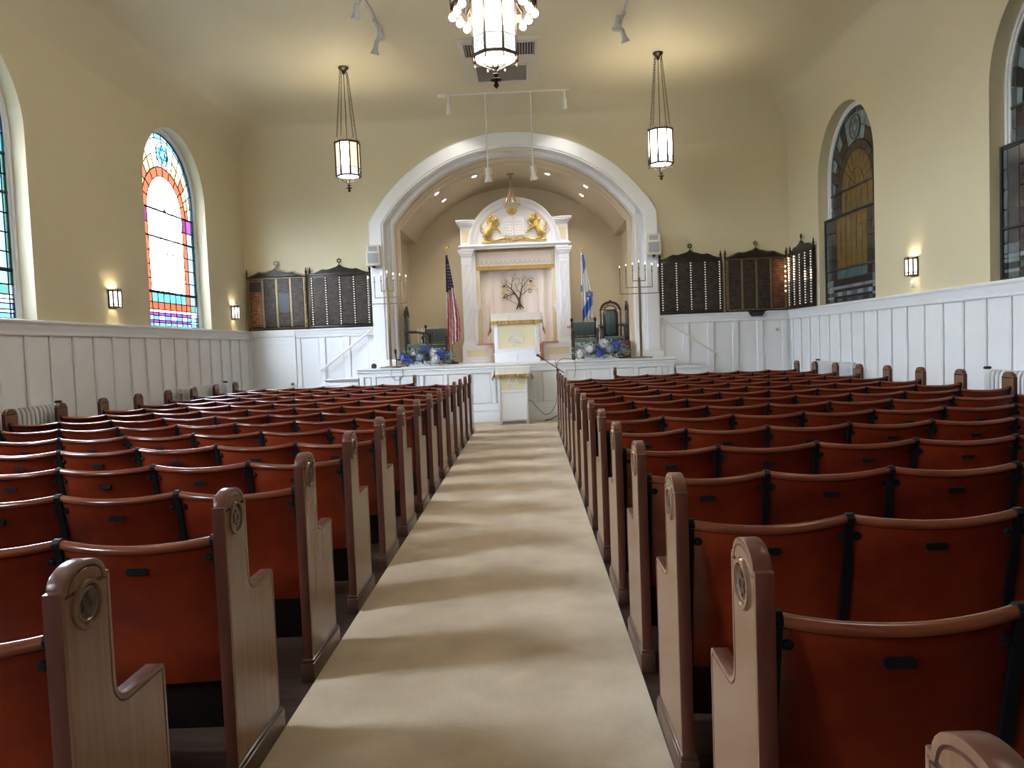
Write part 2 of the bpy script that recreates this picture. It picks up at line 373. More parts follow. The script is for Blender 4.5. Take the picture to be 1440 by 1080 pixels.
def olp(o, y, z0=STZ): return [(p[0], y, p[1]) for p in outline(AX, o[0], z0, o[1], o[2], 40)]
mb = MB().loft([olp(O_OUT, 15.0), olp(O_OUT, 14.90), olp((2.84, 4.01, 1.64), 14.88), olp((2.62, 3.98, 1.44), 14.88), olp((2.60, 3.975, 1.425), 14.90), olp(O_MID, 14.90), olp(O_MID, 15.13), olp((2.56, 3.98, 1.4), 15.15), olp(O_IN, 15.15), olp(O_IN, 15.36)])
struct(mb.build('trim_1', WHITE, smooth=40, fix=False), 'wide white moulded arch trim framing the stage alcove')
mb = MB().loft([olp(O_IN, 15.36), olp((2.40, 3.985, 1.3), 15.40), olp((2.32, 3.97, 1.24), 15.40), olp((2.32, 3.97, 1.24), 15.46)])
struct(mb.build('trim_2', ALC, smooth=40, fix=False), 'cream inner reveal band of the stage arch')
# pilaster plinths at the arch feet
for sx in (-1, 1):
    m2 = MB().box(AX + sx * 2.90, AX + sx * 2.40, 14.84, 15.12, STZ, STZ + .13).box(AX + sx * 2.88, AX + sx * 2.42, 14.86, 15.11, STZ + .13, STZ + .16)
    struct(m2.build('trim_3' if sx < 0 else 'trim_4', WHITE, bevel=.008), 'white plinth block at the %s foot of the arch' % ('left' if sx < 0 else 'right'))
# alcove walls and vault
YA = 17.5; HA = 2.48
mb = MB(); mb.add([(AX - HA, YA, 0), (AX + HA, YA, 0), (AX + HA, YA, 5.4), (AX - HA, YA, 5.4)], [(0, 1, 2, 3)])
hx = 2.95  # unseen outer shell, added to keep sky light from leaking into the alcove
mb.add([(AX - hx, YA + .1, 0), (AX + hx, YA + .1, 0), (AX + hx, YA + .1, 5.9), (AX - hx, YA + .1, 5.9), (AX - hx, YB + .01, 0), (AX + hx, YB + .01, 0), (AX + hx, YB + .01, 5.9), (AX - hx, YB + .01, 5.9)], [(0, 1, 2, 3), (4, 0, 3, 7), (1, 5, 6, 2), (3, 2, 6, 7)])
struct(mb.build('wall_alcove_back', ALC, smooth=0, fix=False), 'beige rear wall of the stage alcove behind the ark, with an unseen shell blocking sky light')
for sx, nm in ((-1, 'left'), (1, 'right')):
    x = AX + sx * HA
    mb = MB().add([(x, 15.1, 0), (x, YA, 0), (x, YA, 4.2), (x, 15.1, 4.2)], [(0, 1, 2, 3)])
    struct(mb.build('wall_alcove_' + nm, ALC, smooth=0, fix=False), 'beige side wall of the stage alcove on the ' + nm)
vo = outline(AX, O_V[0], 3.93, O_V[1], O_V[2], 40)[1:-1]
vo = [(AX + HA, 3.93)] + vo + [(AX - HA, 3.93)]
mb = MB().loft([[(p[0], y, p[1]) for p in vo] for y in (15.44, YA + .02)])
mb.loft([[(p[0], 15.44, p[1]) for p in vo], [(p[0], 15.44, 5.6) for p in vo]])
struct(mb.build('ceiling_vault', ALC, smooth=40, fix=False), 'beige barrel vault over the stage alcove')

# ------------------------------------------------------------------ wainscot: panels, stiles, rails, caps
def wainscot(parent_name, side, ax, face, dirn, u0, u1, pitch, first, zc=WCAP):
    """ax 'x': runs along y on the plane x=face, dirn = +-1 toward the room"""
    par = bpy.data.objects[parent_name]
    def P(u, d, z): return (face + dirn * d, u, z) if ax == 'x' else (u, face + dirn * d, z)
    def bx(mb, a, b, d0, d1, z0, z1):
        p, q = P(a, d0, z0), P(b, d1, z1)
        return mb.box(min(p[0], q[0]), max(p[0], q[0]), min(p[1], q[1]), max(p[1], q[1]), z0, z1)
    prof = [(0, zc - .13), (.040, zc - .13), (.044, zc - .10), (.052, zc - .085), (.052, zc - .06), (.062, zc - .035), (.075, zc - .03), (.08, zc - .005), (.075, zc + .004), (0, zc + .008)]
    mb = MB().loft([[P(u, d, z) for d, z in prof] for u in (u0, u1)])
    mb.build('cap_moulding', WHITE, par, smooth=30)
    bx(MB(), u0, u1, 0, .04, 1.775, zc - .12).build('top_rail', WHITE, par, bevel=.014, seg=1)
    bl = struct(bx(MB(), u0, u1, 0, .045, 0, .2).build('baseboard_' + side, WHITE, None, bevel=.006), 'white baseboard along the %s wall' % side)
    us = []; u = first
    while u + pitch * .8 > u0: u -= pitch
    while u < u1: us.append(u); u += pitch
    sm = pm = None
    for u in us:
        a, b = max(u, u0), min(u + .355, u1)
        if b - a > .05: bx(MB(), a - .004, b + .004, -.004, .006, .2, 1.785).build('panel', WHITE, par, smooth=0)
        a, b = max(u + .355, u0), min(u + pitch, u1)
        if b - a > .01: bx(MB(), a, b, 0, .04, .2, 1.782).build('stile', WHITE, par, bevel=.014, seg=1)
wainscot('wall_left', 'left', 'x', XL + .001, 1, YR, YB, .4443, 7.877)
wainscot('wall_right', 'right', 'x', XR - .001, -1, YR, YB, .4443, 8.256)
wainscot('wall_back', 'back_left', 'y', YB - .001, -1, -4.56, -2.93, .5, -4.46)
wainscot('wall_back', 'back_right', 'y', YB - .001, -1, 2.74, XR, .487, 2.86)
wainscot('wall_back', 'back_corner', 'y', YB - .001, -1, XL, -5.41, .5, -6.0)
# flush service door beside the left steps
d = struct(MB().box(-5.40, -4.57, 14.955, 14.99, .02, 1.82).build('door_1', WHITE, bevel=.004), 'flush white panelled door under the left memorial boards')
mb = MB()
for a, b, z0, z1 in ((-5.41, -4.56, 1.82, 1.955), ): mb.box(a, b, 14.93, 14.985, z0, z1)
mb.build('head_casing', WHITE, d, world=False, bevel=.004)
MB().box(-5.26, -4.74, 14.945, 14.958, 1.735, 1.75).box(-5.26, -4.74, 14.945, 14.958, 1.655, 1.67).build('panel_bead', WHITE, d, smooth=0)
MB().lathe([(.0, -.06), (.022, -.055), (.028, -.035), (.012, -.025), (.012, 0), (.03, .002), (.03, .008)], (-4.66, 14.95, .86), 12, 'y').build('knob', BRASS, d)

# ------------------------------------------------------------------ stage platform, steps, carpet
SF = 14.3; SX0, SX1 = -3.18, 2.93
mb = MB().box(SX0 + .04, SX1 - .04, SF + .02, 15.02, 0, STZ - .03).box(AX - HA, AX + HA, 15.0, YA, 0, STZ - .002)
st = struct(mb.build('stage_platform', WHITE, smooth=0), 'white panelled stage platform below the arch')
prof = [(0.02, STZ - .12), (-.022, STZ - .12), (-.025, STZ - .085), (-.038, STZ - .075), (-.034, STZ - .045), (-.055, STZ - .03), (-.06, STZ - .005), (-.05, STZ), (.75, STZ)]
MB().loft([[(x, SF + d, z) for d, z in prof] for x in (SX0, SX1)]).build('ledge_moulding', WHITE, st, smooth=30)
MB().box(SX0 + .03, SX1 - .03, SF - .035, SF + .03, 0, .21).box(SX0 + .03, SX1 - .03, SF - .045, SF + .03, .21, .235).build('base_moulding', WHITE, st, bevel=.004)
MB().box(SX0 + .03, SX1 - .03, SF - .02, SF + .02, .955, 1.01).build('rail', WHITE, st, bevel=.01, seg=1)
MB().box(SX0 + .03, SX1 - .03, SF - .02, SF + .02, .235, .365).build('rail', WHITE, st, bevel=.01, seg=1)
px = [(-3.06, -2.92), (-2.83, -2.45), (-2.37, -1.99), (-1.91, -1.53), (-1.45, -1.07), (-.99, -.62), (-.52, -.14), (-.04, .28), (.37, .74), (.83, 1.21), (1.29, 1.66), (1.74, 2.11), (2.21, 2.57), (2.66, 2.80)]
ed = [SX0 + .03] + [v for p in px for v in p] + [SX1 - .03]
for a, b in zip(ed[0::2], ed[1::2]): MB().box(a, b, SF - .02, SF + .02, .36, .96).build('stile', WHITE, st, bevel=.01, seg=1)
for a, b in px:
    o = MB().box(a, b, SF + .014, SF + .019, .36, .96).build('panel', WHITE, st, smooth=0)
    MB().box(a + .014, b - .014, SF + .0, SF + .016, .374, .946).build('raised_field', WHITE, o, bevel=.014, seg=1)
# side steps with low parapets
for sx, x0, x1, nm in ((-1, SX0, -3.80, 'left'), (1, SX1, 3.56, 'right')):
    s = struct(MB().box(min(x0, x1), max(x0, x1), SF, SF + .09, 0, .93).build('steps_' + nm, WHITE, smooth=0), 'white side steps with a low parapet at the %s of the stage' % nm)
    MB().box(min(x0, x1) - .03, max(x0, x1) + .01, SF - .04, SF + .12, .93, .955).box(min(x0, x1) - .015, max(x0, x1), SF - .02, SF + .1, .90, .93).build('parapet_cap', WHITE, s, bevel=.005)
    for k in range(6):
        xa, xb = x0 + sx * .2 * k, x0 + sx * .2 * (k + 1)
        MB().box(min(xa, xb), max(xa, xb), SF + .09, 14.96, 0, .96 - .16 * k).build('step', WHITE, s, bevel=.006)
mb = MB().box(-.852, .574, YR + .05, 12.97, .0, .012)
tag(mb.build('aisle_carpet', CARPET, smooth=0), 'beige carpet runner down the centre aisle between the seat rows', 'carpet')
mb = MB().prism([(-1.88, 12.97), (1.6, 12.97), (1.6, SF - .045), (-1.88, SF - .045)], 0.0, .012, 'z')
tag(mb.build('front_carpet', CARPET, smooth=0), 'beige carpet across the foot of the stage under the lectern', 'carpet')

# ------------------------------------------------------------------ stained glass windows
def shrink(pts, d=.007):
    """inset a convex polygon by d"""
    n = len(pts); cx = sum(p[0] for p in pts) / n; cz = sum(p[1] for p in pts) / n; out = []
    for p in pts:
        vx, vz = cx - p[0], cz - p[1]; L = math.hypot(vx, vz); k = min(d * 1.3 / L, .3) if L else 0
        out.append((p[0] + vx * k, p[1] + vz * k))
    return out
def pane_plan():
    P = []                                  # (polygon in (u,z), colour key)
    rows = [1.985, 2.045, 2.085, 2.155, 2.205, 2.255, 2.37, 2.52, 2.74, 2.96, 3.18, 3.41, 3.62, 3.85]
    cols = [-1.0, -.93, -.73, -.58, -.4, -.2, 0, .2, .4, .58, .73, .93, 1.0]
    for r, (z0, z1) in enumerate(zip(rows, rows[1:])):
        for c, (a, b) in enumerate(zip(cols, cols[1:])):
            k = min(c, 11 - c)
            if r == 0: col = 'blue' if c % 2 else 'teal'
            elif r in (1, 3): col = 'purple' if k > 1 else 'pale'
            elif r == 2: col = ('teal' if c % 2 else 'pale') if k > 1 else 'blue'
            elif r == 4: col = 'pale'
            elif r == 5: col = 'orange' if k > 1 else ('green' if k else 'pale')
            elif r == 6: col = 'teal' if k > 2 else ('orange' if k == 2 else 'blue' if k else 'green')
            else: col = 'clear' if k > 2 else ('orange' if k == 2 else ('blue' if k == 1 else 'green'))
            if r == 12 and k in (1, 2): col = 'ruby' if k == 2 else 'purple'
            P.append(([(a, z0), (b, z0), (b, z1), (a, z1)], col))
    n = 10
    def arc(r, zc, t): return (r * math.cos(t), zc + r * math.sin(t))
    for i in range(n):
        t0, t1 = PI * i / n, PI * (i + 1) / n
        P.append(([arc(.58, 3.85, t0), arc(.73, 3.85, t0), arc(.73, 3.85, t1), arc(.58, 3.85, t1)], 'orange'))
        P.append(([arc(.28, 3.85, t0), arc(.58, 3.85, t0), arc(.58, 3.85, t1), arc(.28, 3.85, t1)], 'clear'))
        if i % 2 == 0:
            t2 = PI * (i + 2) / n
            P.append(([(0, 3.85), arc(.28, 3.85, t0), arc(.28, 3.85, t1), arc(.28, 3.85, t2)], 'clear'))
    def path(r, f):                          # outline from (r,3.85) up over the head to (-r,3.85)
        L = .26 + PI * r + .26; s = f * L
        if s < .26: return (r, 3.85 + s)
        if s > L - .26: return (-r, 3.85 + L - s)
        t = (s - .26) / r; return (r * math.cos(t), 4.11 + r * math.sin(t))
    m = 16
    for i in range(m):
        f0, f1 = i / m, (i + 1) / m
        i0, i1 = arc(.73, 3.85, PI * f0), arc(.73, 3.85, PI * f1); o0, o1 = path(.92, f0), path(.92, f1)
        h0 = ((i0[0] + o0[0]) / 2, (i0[1] + o0[1]) / 2); h1 = ((i1[0] + o1[0]) / 2, (i1[1] + o1[1]) / 2)
        mid = 5 < i < 10
        P.append(([i0, h0, h1, i1], 'pale' if mid else ('gold' if i % 3 else 'orange'))); P.append(([h0, o0, o1, h1], 'pale' if mid else ('gold' if i % 2 else 'pale')))
        P.append(([path(.92, f0), path(1.0, f0), path(1.0, f1), path(.92, f1)], 'blue' if i % 2 else 'teal'))
    return P
PLAN = pane_plan()
def make_window(name, X, dirx, pal, sash):
    """local origin at the sill centre line on the wall plane; dirx points outwards"""
    mb = MB(); ol = lambda h, ins: outline(0, h, WSILL + ins, WSPR, h)
    o1, o2, o3 = outline(0, WHW, WSILL, WSPR, WHW), outline(0, 1.03, WSILL, WSPR, 1.03), outline(0, 1.0, WSILL, WSPR, 1.0)
    d = lambda o, x: [(dirx * x, p[0], p[1]) for p in o]
    mb.loft([d(o1, .17), d(o2, .17), d(o2, .19), d(o3, .19), d(o3, .24)]); mb.box(min(dirx * .17, dirx * .24), max(dirx * .17, dirx * .24), -1.06, 1.06, WSILL, WSILL + .02)
    w = struct(mb.build(name, WHITE, smooth=40))
    if sash: MB().prism([(p[0], p[1]) for p in outline(0, 1.01, WSILL, WSPR, 1.01)], dirx * .225, dirx * .24, 'x').build('lead_backing', LEAD, w, smooth=0)
    else:
        cm = MB()
        for poly, c in PLAN:
            for a, b in zip(poly, poly[1:] + poly[:1]):
                if math.hypot(a[0] - b[0], a[1] - b[1]) > .01: cm.bar((dirx * .207, a[0], a[1]), (dirx * .207, b[0], b[1]), .015, .008, up=(1, 0, 0))
        rim = outline(0, 1.005, WSILL + .008, WSPR, 1.005)
        for a, b in zip(rim, rim[1:] + rim[:1]): cm.bar((dirx * .21, a[0], a[1]), (dirx * .21, b[0], b[1]), .03, .02, up=(1, 0, 0))
        stuff(cm.build('lead_came', LEAD, w, smooth=0))
    dx = lambda z: .11 if (sash and z < 3.42) else .205
    for poly, c in PLAN:
        zm = sum(p[1] for p in poly) / len(poly); x = dx(zm)
        if sash: MB().prism(shrink(poly), dirx * x, dirx * (x + .008), 'x').build('pane', pal[c], w, smooth=0)
        else: MB().add([(dirx * x, p[0], p[1]) for p in poly], [tuple(range(len(poly)))]).build('pane', pal[c], w, smooth=0, fix=False)
    # medallion with a star in the head
    x = .198
    if sash: MB().prism(circ(0, 4.79, .19, 0, 2 * PI, 20)[:-1], dirx * x, dirx * (x + .006), 'x').build('medallion', pal['pale'], w, smooth=0)
    MB().tube([(dirx * (x - .002), p[0], p[1]) for p in circ(0, 4.79, .19, 0, 2 * PI, 24)[:-1]], .01, 5, closed=True).build('medallion_came', LEAD, w)
    star_mesh(MB(), (dirx * (x - .004), 0, 4.79), .155, .035, .006, 'yz').build('star', pal['star'], w, smooth=0)
    for z, h in ((3.85, .03), (3.41, .03), (2.54, .03)):
        xx = dx(z - .02) - .012
        MB().box(min(dirx * xx, dirx * (xx + .02)), max(dirx * xx, dirx * (xx + .02)), -1.0, 1.0, z - h / 2, z + h / 2).build('saddle_bar', LEAD, w, smooth=0)
    if sash:
        mb = MB(); a, b = sorted((dirx * .085, dirx * .215))
        mb.box(a, b, -1.03, -.995, WSILL + .01, 3.43).box(a, b, .995, 1.03, WSILL + .01, 3.43).box(a, b, -1.03, 1.03, 3.42, 3.44).box(a, b, -1.03, 1.03, WSILL + .005, WSILL + .025)
        mb.build('sash_frame', LEAD, w, smooth=0)
        MB().box(min(dirx * .125, dirx * .14), max(dirx * .125, dirx * .14), -1.0, 1.0, WSILL, 3.43).build('sash_backing', LEAD, w, smooth=0)
    w.location = (X, 0, 0); return w
wl = make_window('window_1', XL, -1, GL, False); wr = make_window('window_5', XR, 1, GD, True)
for i, c in enumerate(WINL):
    o = wl if i == 0 else copy_tree(wl)
    o.name = 'window_%d' % (i + 1); o.location = (XL, c, 0)
    o['label'] = 'bright stained glass window on the left wall, ' + ['nearest the stage', 'second from the stage', 'third from the stage, added out of view', 'nearest the rear, added out of view'][i]
for i, c in enumerate(WINR):
    o = wr if i == 0 else copy_tree(wr)
    o.name = 'window_%d' % (i + 5); o.location = (XR, c, 0)
    o['label'] = 'dark stained glass window on the right wall, ' + ['nearest the stage', 'second from the stage', 'third from the stage, added out of view', 'nearest the rear, added out of view'][i]

# ------------------------------------------------------------------ seat rows
PITCH, Y0, SW = .84, 1.615, .536
def end_profile():
    c = [(-.095, 0), (-.095, .955), (-.084, .957)]
    c += [(-.003 + .078 * math.cos(t), .957 + .047 * math.sin(t)) for t in [PI - PI * i / 14 for i in range(15)]]
    c += [(.081, .957), (.088, .955), (.088, .70)]
    c += [(.138 - .05 * math.cos(t), .69 - .05 * math.sin(t)) for t in [PI / 2 * i / 5 for i in range(1, 6)]]
    c += [(.295, .640), (.309, .634), (.315, .62), (.315, 0)]
    return c
def end_mesh(s):
    me = bpy.data.meshes.new('end_panel'); bm = bmesh.new(); pr = end_profile(); h = .021
    a = [bm.verts.new((s * -h, p[0], p[1])) for p in pr]; b = [bm.verts.new((s * h, p[0], p[1])) for p in pr]; n = len(pr)
    f0 = bm.faces.new(a); f1 = bm.faces.new(b[::-1])
    for i in range(n): bm.faces.new((a[i], b[i], b[(i + 1) % n], a[(i + 1) % n]))
    bmesh.ops.recalc_face_normals(bm, faces=bm.faces)
    es = list(f0.edges) + list(f1.edges)
    bmesh.ops.bevel(bm, geom=es, offset=.006, segments=2, affect='EDGES', profile=.5, clamp_overlap=True)
    bm.normal_update()
    big = sorted(bm.faces, key=lambda f: -f.calc_area())[:2]
    for f in big:
        bmesh.ops.inset_region(bm, faces=[f], thickness=.010, depth=0.0)
        bmesh.ops.inset_region(bm, faces=[f], thickness=.003, depth=-.004)
        bmesh.ops.inset_region(bm, faces=[f], thickness=.003, depth=.0035)
    bm.normal_update()
    for f in bm.faces: f.material_index = 0 if abs(f.normal.x) > .8 else 1
    bm.to_mesh(me); bm.free(); me.materials.append(PANEL); me.materials.append(EDGEW)
    me.polygons.foreach_set('use_smooth', [True] * len(me.polygons)); me.set_sharp_from_angle(angle=math.radians(28)); return me
YREL = lambda z: -.05 + (.85 - z) * .2          # recline of the backs
def back_pt(u, z, wd):
    bow = 4 * u * (1 - u); return ((u - .5) * wd, YREL(z) - .034 * bow, z - .020 * bow * max(0, (z - .33) / .52))
def seat_meshes(wd):
    R = {}
    mb = MB().sheet(lambda u, v: back_pt(u, .33 + .50 * v, wd - .012), 12, 4, .012, (0, 1, 0)); R['backrest'] = mb.mesh('backrest', BACK, smooth=50)
    mb = MB().tube([(x, y - .004, z + .016) for x, y, z in [back_pt(i / 12, .826, wd - .02) for i in range(13)]], .0165, 10); R['top_rail'] = mb.mesh('top_rail', RAIL, smooth=60)
    x, y, z = back_pt(.5, .775, wd)
    pl = [(-.034, .0), (-.027, -.012), (.027, -.012), (.034, 0), (.027, .012), (-.027, .012)]
    pl = [(-.034, -.006), (-.028, -.012), (.028, -.012), (.034, -.006), (.034, .006), (.028, .012), (-.028, .012), (-.034, .006)]
    R['number_plate'] = MB().prism([(a, z - .008 + b) for a, b in pl], y - .006, y + .002, 'y').mesh('number_plate', IRON, smooth=0)
    mb = MB().sheet(lambda u, v: ((u - .5) * (wd - .05), .125 + .05 * (1 - v) - .02 * math.sin(PI * v) - .012 * 4 * u * (1 - u),   .10 + .42 * v), 8, 5, .03, (0, 1, 0))
    R['seat'] = mb.mesh('seat', SEATM, smooth=50)
    return R
def standard_mesh():
    mb = MB()
    top = (0, YREL(.845) - .012, .845); 
    for a, b in ((.848, .33), ):
        mb.bar((0, YREL(a) - .006, a), (0, YREL(b) - .006, b), .026, .016, up=(0, 1, .2))
    for q in range(6):
        a0, a1 = PI * 1.15 - q * .25 * PI, PI * 1.15 - (q + 1) * .25 * PI; cy_, cz_ = YREL(.826) - .004, .842
        mb.bar((0, cy_ + .019 * math.cos(a0), cz_ + .019 * math.sin(a0)), (0, cy_ + .019 * math.cos(a1), cz_ + .019 * math.sin(a1)), .024, .006, up=(0, math.cos((a0 + a1) / 2), math.sin((a0 + a1) / 2)))
    for sx in (-1, 1):
        mb.lathe([(.0, -.012), (.011, -.010), (.015, -.004), (.017, .004)], (sx * .028, YREL(.785) - .004, .785), 10, 'y')
        mb.box(sx * .005 - .004, sx * .03 + .004, YREL(.785) - .006, YREL(.785) + .008, .772, .797)
    mb.bar((0, YREL(.36), .36), (0, .12, .02), .02, .05, up=(0, 1, 0)); mb.box(-.02, .02, .0, .24, 0, .012); mb.bar((0, .03, .42), (0, .2, .44), .016, .05, up=(0, 0, 1))
    return mb.mesh('standard', IRON, smooth=45)
def medallion_meshes(s):
    x = -s * .0208
    ring = MB().tube([(x, -.003 + .05 * math.cos(t), .905 + .05 * math.sin(t)) for t in [2 * PI * i / 24 for i in range(24)]], .008, 6, closed=True)
    ring.tube([(x, -.003 + .036 * math.cos(t), .905 + .036 * math.sin(t)) for t in [2 * PI * i / 20 for i in range(20)]], .0035, 5, closed=True)
    disc = MB().prism(circ(-.003, .905, .037, 0, 2 * PI, 20)[:-1], x - s * .001, x + s * .004, 'x')
    star_mesh(disc, (x - s * .002, -.003, .905), .026, .006, .004, 'yz')
    return ring.mesh('medallion_ring', PANEL, smooth=60), disc.mesh('medallion_star', PANELD, smooth=0)
STD = standard_mesh(); SEATS = {}
ORD = ['front', 'second', 'third', 'fourth', 'fifth', 'sixth', 'seventh', 'eighth', 'ninth', 'tenth', 'eleventh', 'twelfth', 'thirteenth', 'fourteenth', 'fifteenth', 'sixteenth']
ENDM = {}; 
def seats_for(wd):
    k = round(wd, 3)
    if k not in SEATS: SEATS[k] = seat_meshes(wd)
    return SEATS[k]
def make_row(s, i, xa, n, xstd0, xw):
    """s=+1 right of the aisle, -1 left; xa aisle-end x, xw wall-end x, xstd0 first iron standard"""
    y = Y0 + PITCH * i; side = 'right' if s > 0 else 'left'; k = 14 - i
    lab = ('short front row of six folding mahogany seats on the %s, nearest the stage' % side) if i == 14 else 'row of eight folding mahogany seats %s of the aisle, %s from the stage' % (side, ORD[k])
    t = thing('seat_row', lab, 'seat row', (xa, y, 0), 'seat rows either side of the aisle')
    if s not in ENDM:
        pl = MB().box(-.031, .031, -.112, .335, 0, .085).box(-.027, .027, -.104, .325, .085, .1)
        ENDM[s] = (end_mesh(s), pl.mesh('plinth', PANELD, bevel=.005), *medallion_meshes(s))
    em, plm, rm, dm = ENDM[s]
    for x in (0, xw - xa):
        e = link('end_panel', em, t, (x, 0, 0)); link('plinth', plm, t, (x, 0, 0))
        if x == 0: link('medallion_ring', rm, e); link('medallion_star', dm, e)
    xs = [xa + s * .021] + [xstd0 + s * SW * q for q in range(n - 1)] + [xw - s * .021]
    for q, (a, b) in enumerate(zip(xs, xs[1:])):
        R = seats_for(abs(b - a)); m = ((a + b) / 2 - xa, 0, 0)
        bk = link('backrest', R['backrest'], t, m); link('top_rail', R['top_rail'], t, m); link('number_plate', R['number_plate'], bk)
        link('seat', R['seat'], t, m)
        if q: link('standard', STD, t, (a - xa, 0, 0))
    for x, dx in ((xs[0], 1), (xs[-1], -1)): link('standard', STD, t, (x - xa + s * dx * .012, 0, 0))
for i in range(0, 14): make_row(-1, i, -.884, 8, -1.443, -5.203)
make_row(-1, 14, -1.94, 6, -2.514, -5.203)
for i in range(-1, 14): make_row(1, i, .607, 8, 1.152, 4.885)
make_row(1, 14, 1.66, 6, 2.224, 4.885)

# ------------------------------------------------------------------ lamps
def chain(mb, a, b, link_l=.045, r=.011, th=.0032):
    a, b = Vector(a), Vector(b); d = b - a; n = max(2, int(d.length / link_l)); st_ = d / n; u = d.normalized(); x, y = frame(u)
    for k in range(n):
        c = a + st_ * (k + .5); q = x if k % 2 else y
        pts = [c + u * (st_.length * .62 * math.cos(t)) + q * (r * math.sin(t)) for t in [2 * PI * j / 8 for j in range(8)]]
        mb.tube(pts, th, 4, closed=True)
    return mb
def lantern(t, R, z0, z1, band, n, mats, frame_mat, top_spikes=True, fin=.24, glass_alt=False, thick=1.6):
    """n-sided lantern; z0 bottom rim, z1 top rim, band = height of the star band, local coordinates"""
    ph = PI / n; ang = [ph + 2 * PI * k / n for k in range(n)]
    P = lambda k, r, z: (r * math.cos(ang[k % n]), r * math.sin(ang[k % n]), z)
    zb = z0 + band
    for k in range(n):
        for za, zb_, key in ((zb, z1, 'glass_pane'), (z0, zb, 'band_pane')):
            mb = MB().add([P(k, R, za), P(k + 1, R, za), P(k + 1, R, zb_), P(k, R, zb_), P(k, R - .006, za), P(k + 1, R - .006, za), P(k + 1, R - .006, zb_), P(k, R - .006, zb_)],
                          [(0, 1, 2, 3), (7, 6, 5, 4), (0, 4, 5, 1), (1, 5, 6, 2), (2, 6, 7, 3), (3, 7, 4, 0)])
            pane = mb.build(key, mats[1] if key == 'band_pane' else (mats[3] if (glass_alt and k % 4 != 1) else mats[0]), t, smooth=0)
        # star outline on the band
        a, b = Vector(P(k, R + .003, 0)), Vector(P(k + 1, R + .003, 0)); c = (a + b) / 2; ux = (b - a).normalized(); w = (b - a).length
        sm = MB()
        rr = min(band * .46, w * .42)
        for tri in star_pts(rr, 0):
            for q in range(3):
                p0, p1 = tri[q], tri[(q + 1) % 3]
                sm.bar(c + ux * p0[0] + Vector((0, 0, z0 + band / 2 + p0[1])), c + ux * p1[0] + Vector((0, 0, z0 + band / 2 + p1[1])), R * .016 * thick, R * .012)
        sm.build('band_star', frame_mat, pane, smooth=0)
    fr = MB()
    for k in range(n):
        fr.bar(P(k, R + .004, z0), P(k, R + .004, z1), R * .075 * thick)
        for z, wd in ((z0, .10), (zb, .035), (z1, .13)): fr.bar(P(k, R + .003, z), P(k + 1, R + .003, z), R * wd * thick, R * wd)
    fr.build('lantern_frame', frame_mat, t, smooth=0)
    if top_spikes:
        g = MB(); m = n * 4
        for q in range(m):
            an = 2 * PI * q / m; x, y = (R + .004) * math.cos(an), (R + .004) * math.sin(an)
            g.tube([(x, y, z1), (x, y, z1 + R * .17)], [R * .03, R * .018], 5); g.ball((x, y, z1 + R * .19), R * .035, 6, 4)
        g.build('crown_gallery', BRASS if glass_alt else frame_mat, t)
    bt = MB()
    for k in range(0, n):
        a = ang[k]; pts = []
        for q in range(7):
            f = q / 6; r = R * (1 - f) ** 1.6 * .97 + .012; pts.append((r * math.cos(a), r * math.sin(a), z0 - fin * .48 * f ** .75))
        bt.tube(pts, R * .028, 5)
    bt.build('bottom_scrolls', frame_mat, t)
    MB().lathe([(0.0, 0), (R * .16, -fin * .10), (R * .05, -fin * .2), (R * .28, -fin * .28), (R * .06, -fin * .34), (R * .13, -fin * .46), (0.0, -fin * .56)], (0, 0, z0 - fin * .44), 10).build('finial', frame_mat, t)
    MB().lathe([(R * .9, 0), (R * .9, .006)], (0, 0, z0 + .004), n, ph=ph).build('bottom_glass', mats[2], t, smooth=0)
    dr = MB()
    for k in range(n): dr.ball(P(k, R + .006, z0 - R * .2), R * .055, 6, 5, (1, 1, 1.6)); dr.tube([P(k, R + .006, z0), P(k, R + .006, z0 - R * .16)], R * .02, 4)
    dr.build('drop', BRASS, t)
def pendant(loc, label, alt):
    t = thing('pendant_lantern', label, 'pendant lamp', loc, 'pendant lanterns')
    zc = ZC - loc[2]
    MB().lathe([(.0, .0), (.085, -.003), (.085, -.02), (.06, -.04), (.035, -.055), (.03, -.09), (0.012, -.12), (0, -.125)], (0, 0, zc), 20).build('canopy', BRONZE, t)
    for k in range(4):
        a = PI / 4 + k * PI / 2
        chain(MB(), (.065 * math.cos(a), .065 * math.sin(a), zc - .04), (.19 * math.cos(a), .19 * math.sin(a), .70), .042).build('chain', BRONZE, t, smooth=60)
    MB().tube([(0, 0, zc - .1), (0, 0, .42)], .006, 6).build('cord', BRONZE, t)
    lantern(t, .195, .10, .64, .13, 8, (LAMPW, LAMPB, LAMPW, LAMPC), BRONZE, fin=.26, glass_alt=alt)
    MB().lathe([(.0, .10), (.03, .08), (.035, .03), (.018, -.02), (.018, -.08)], (0, 0, .46), 10).build('bulb', GLOBE, t)
    plight('pendant_bulb', (0, 0, .58), PEND_UP, (1.0, .82, .52), t, .03)
# lantern local z0=.10 corresponds to the bottom rim at 4.37
pendant((-2.74, 12.45, 4.26), 'bronze hanging lantern with amber and white panes, left of the stage arch', True)
pendant((2.42, 12.48, 4.24), 'bronze hanging lantern with all white panes, right of the stage arch', False)
pendant((-2.74, 2.55, 4.26), 'bronze hanging lantern added out of view above the rear left seat rows for its light', False)  # unseen pair, added to light the seat backs and near carpet
pendant((2.42, 2.55, 4.24), 'bronze hanging lantern added out of view above the rear right seat rows for its light', False)
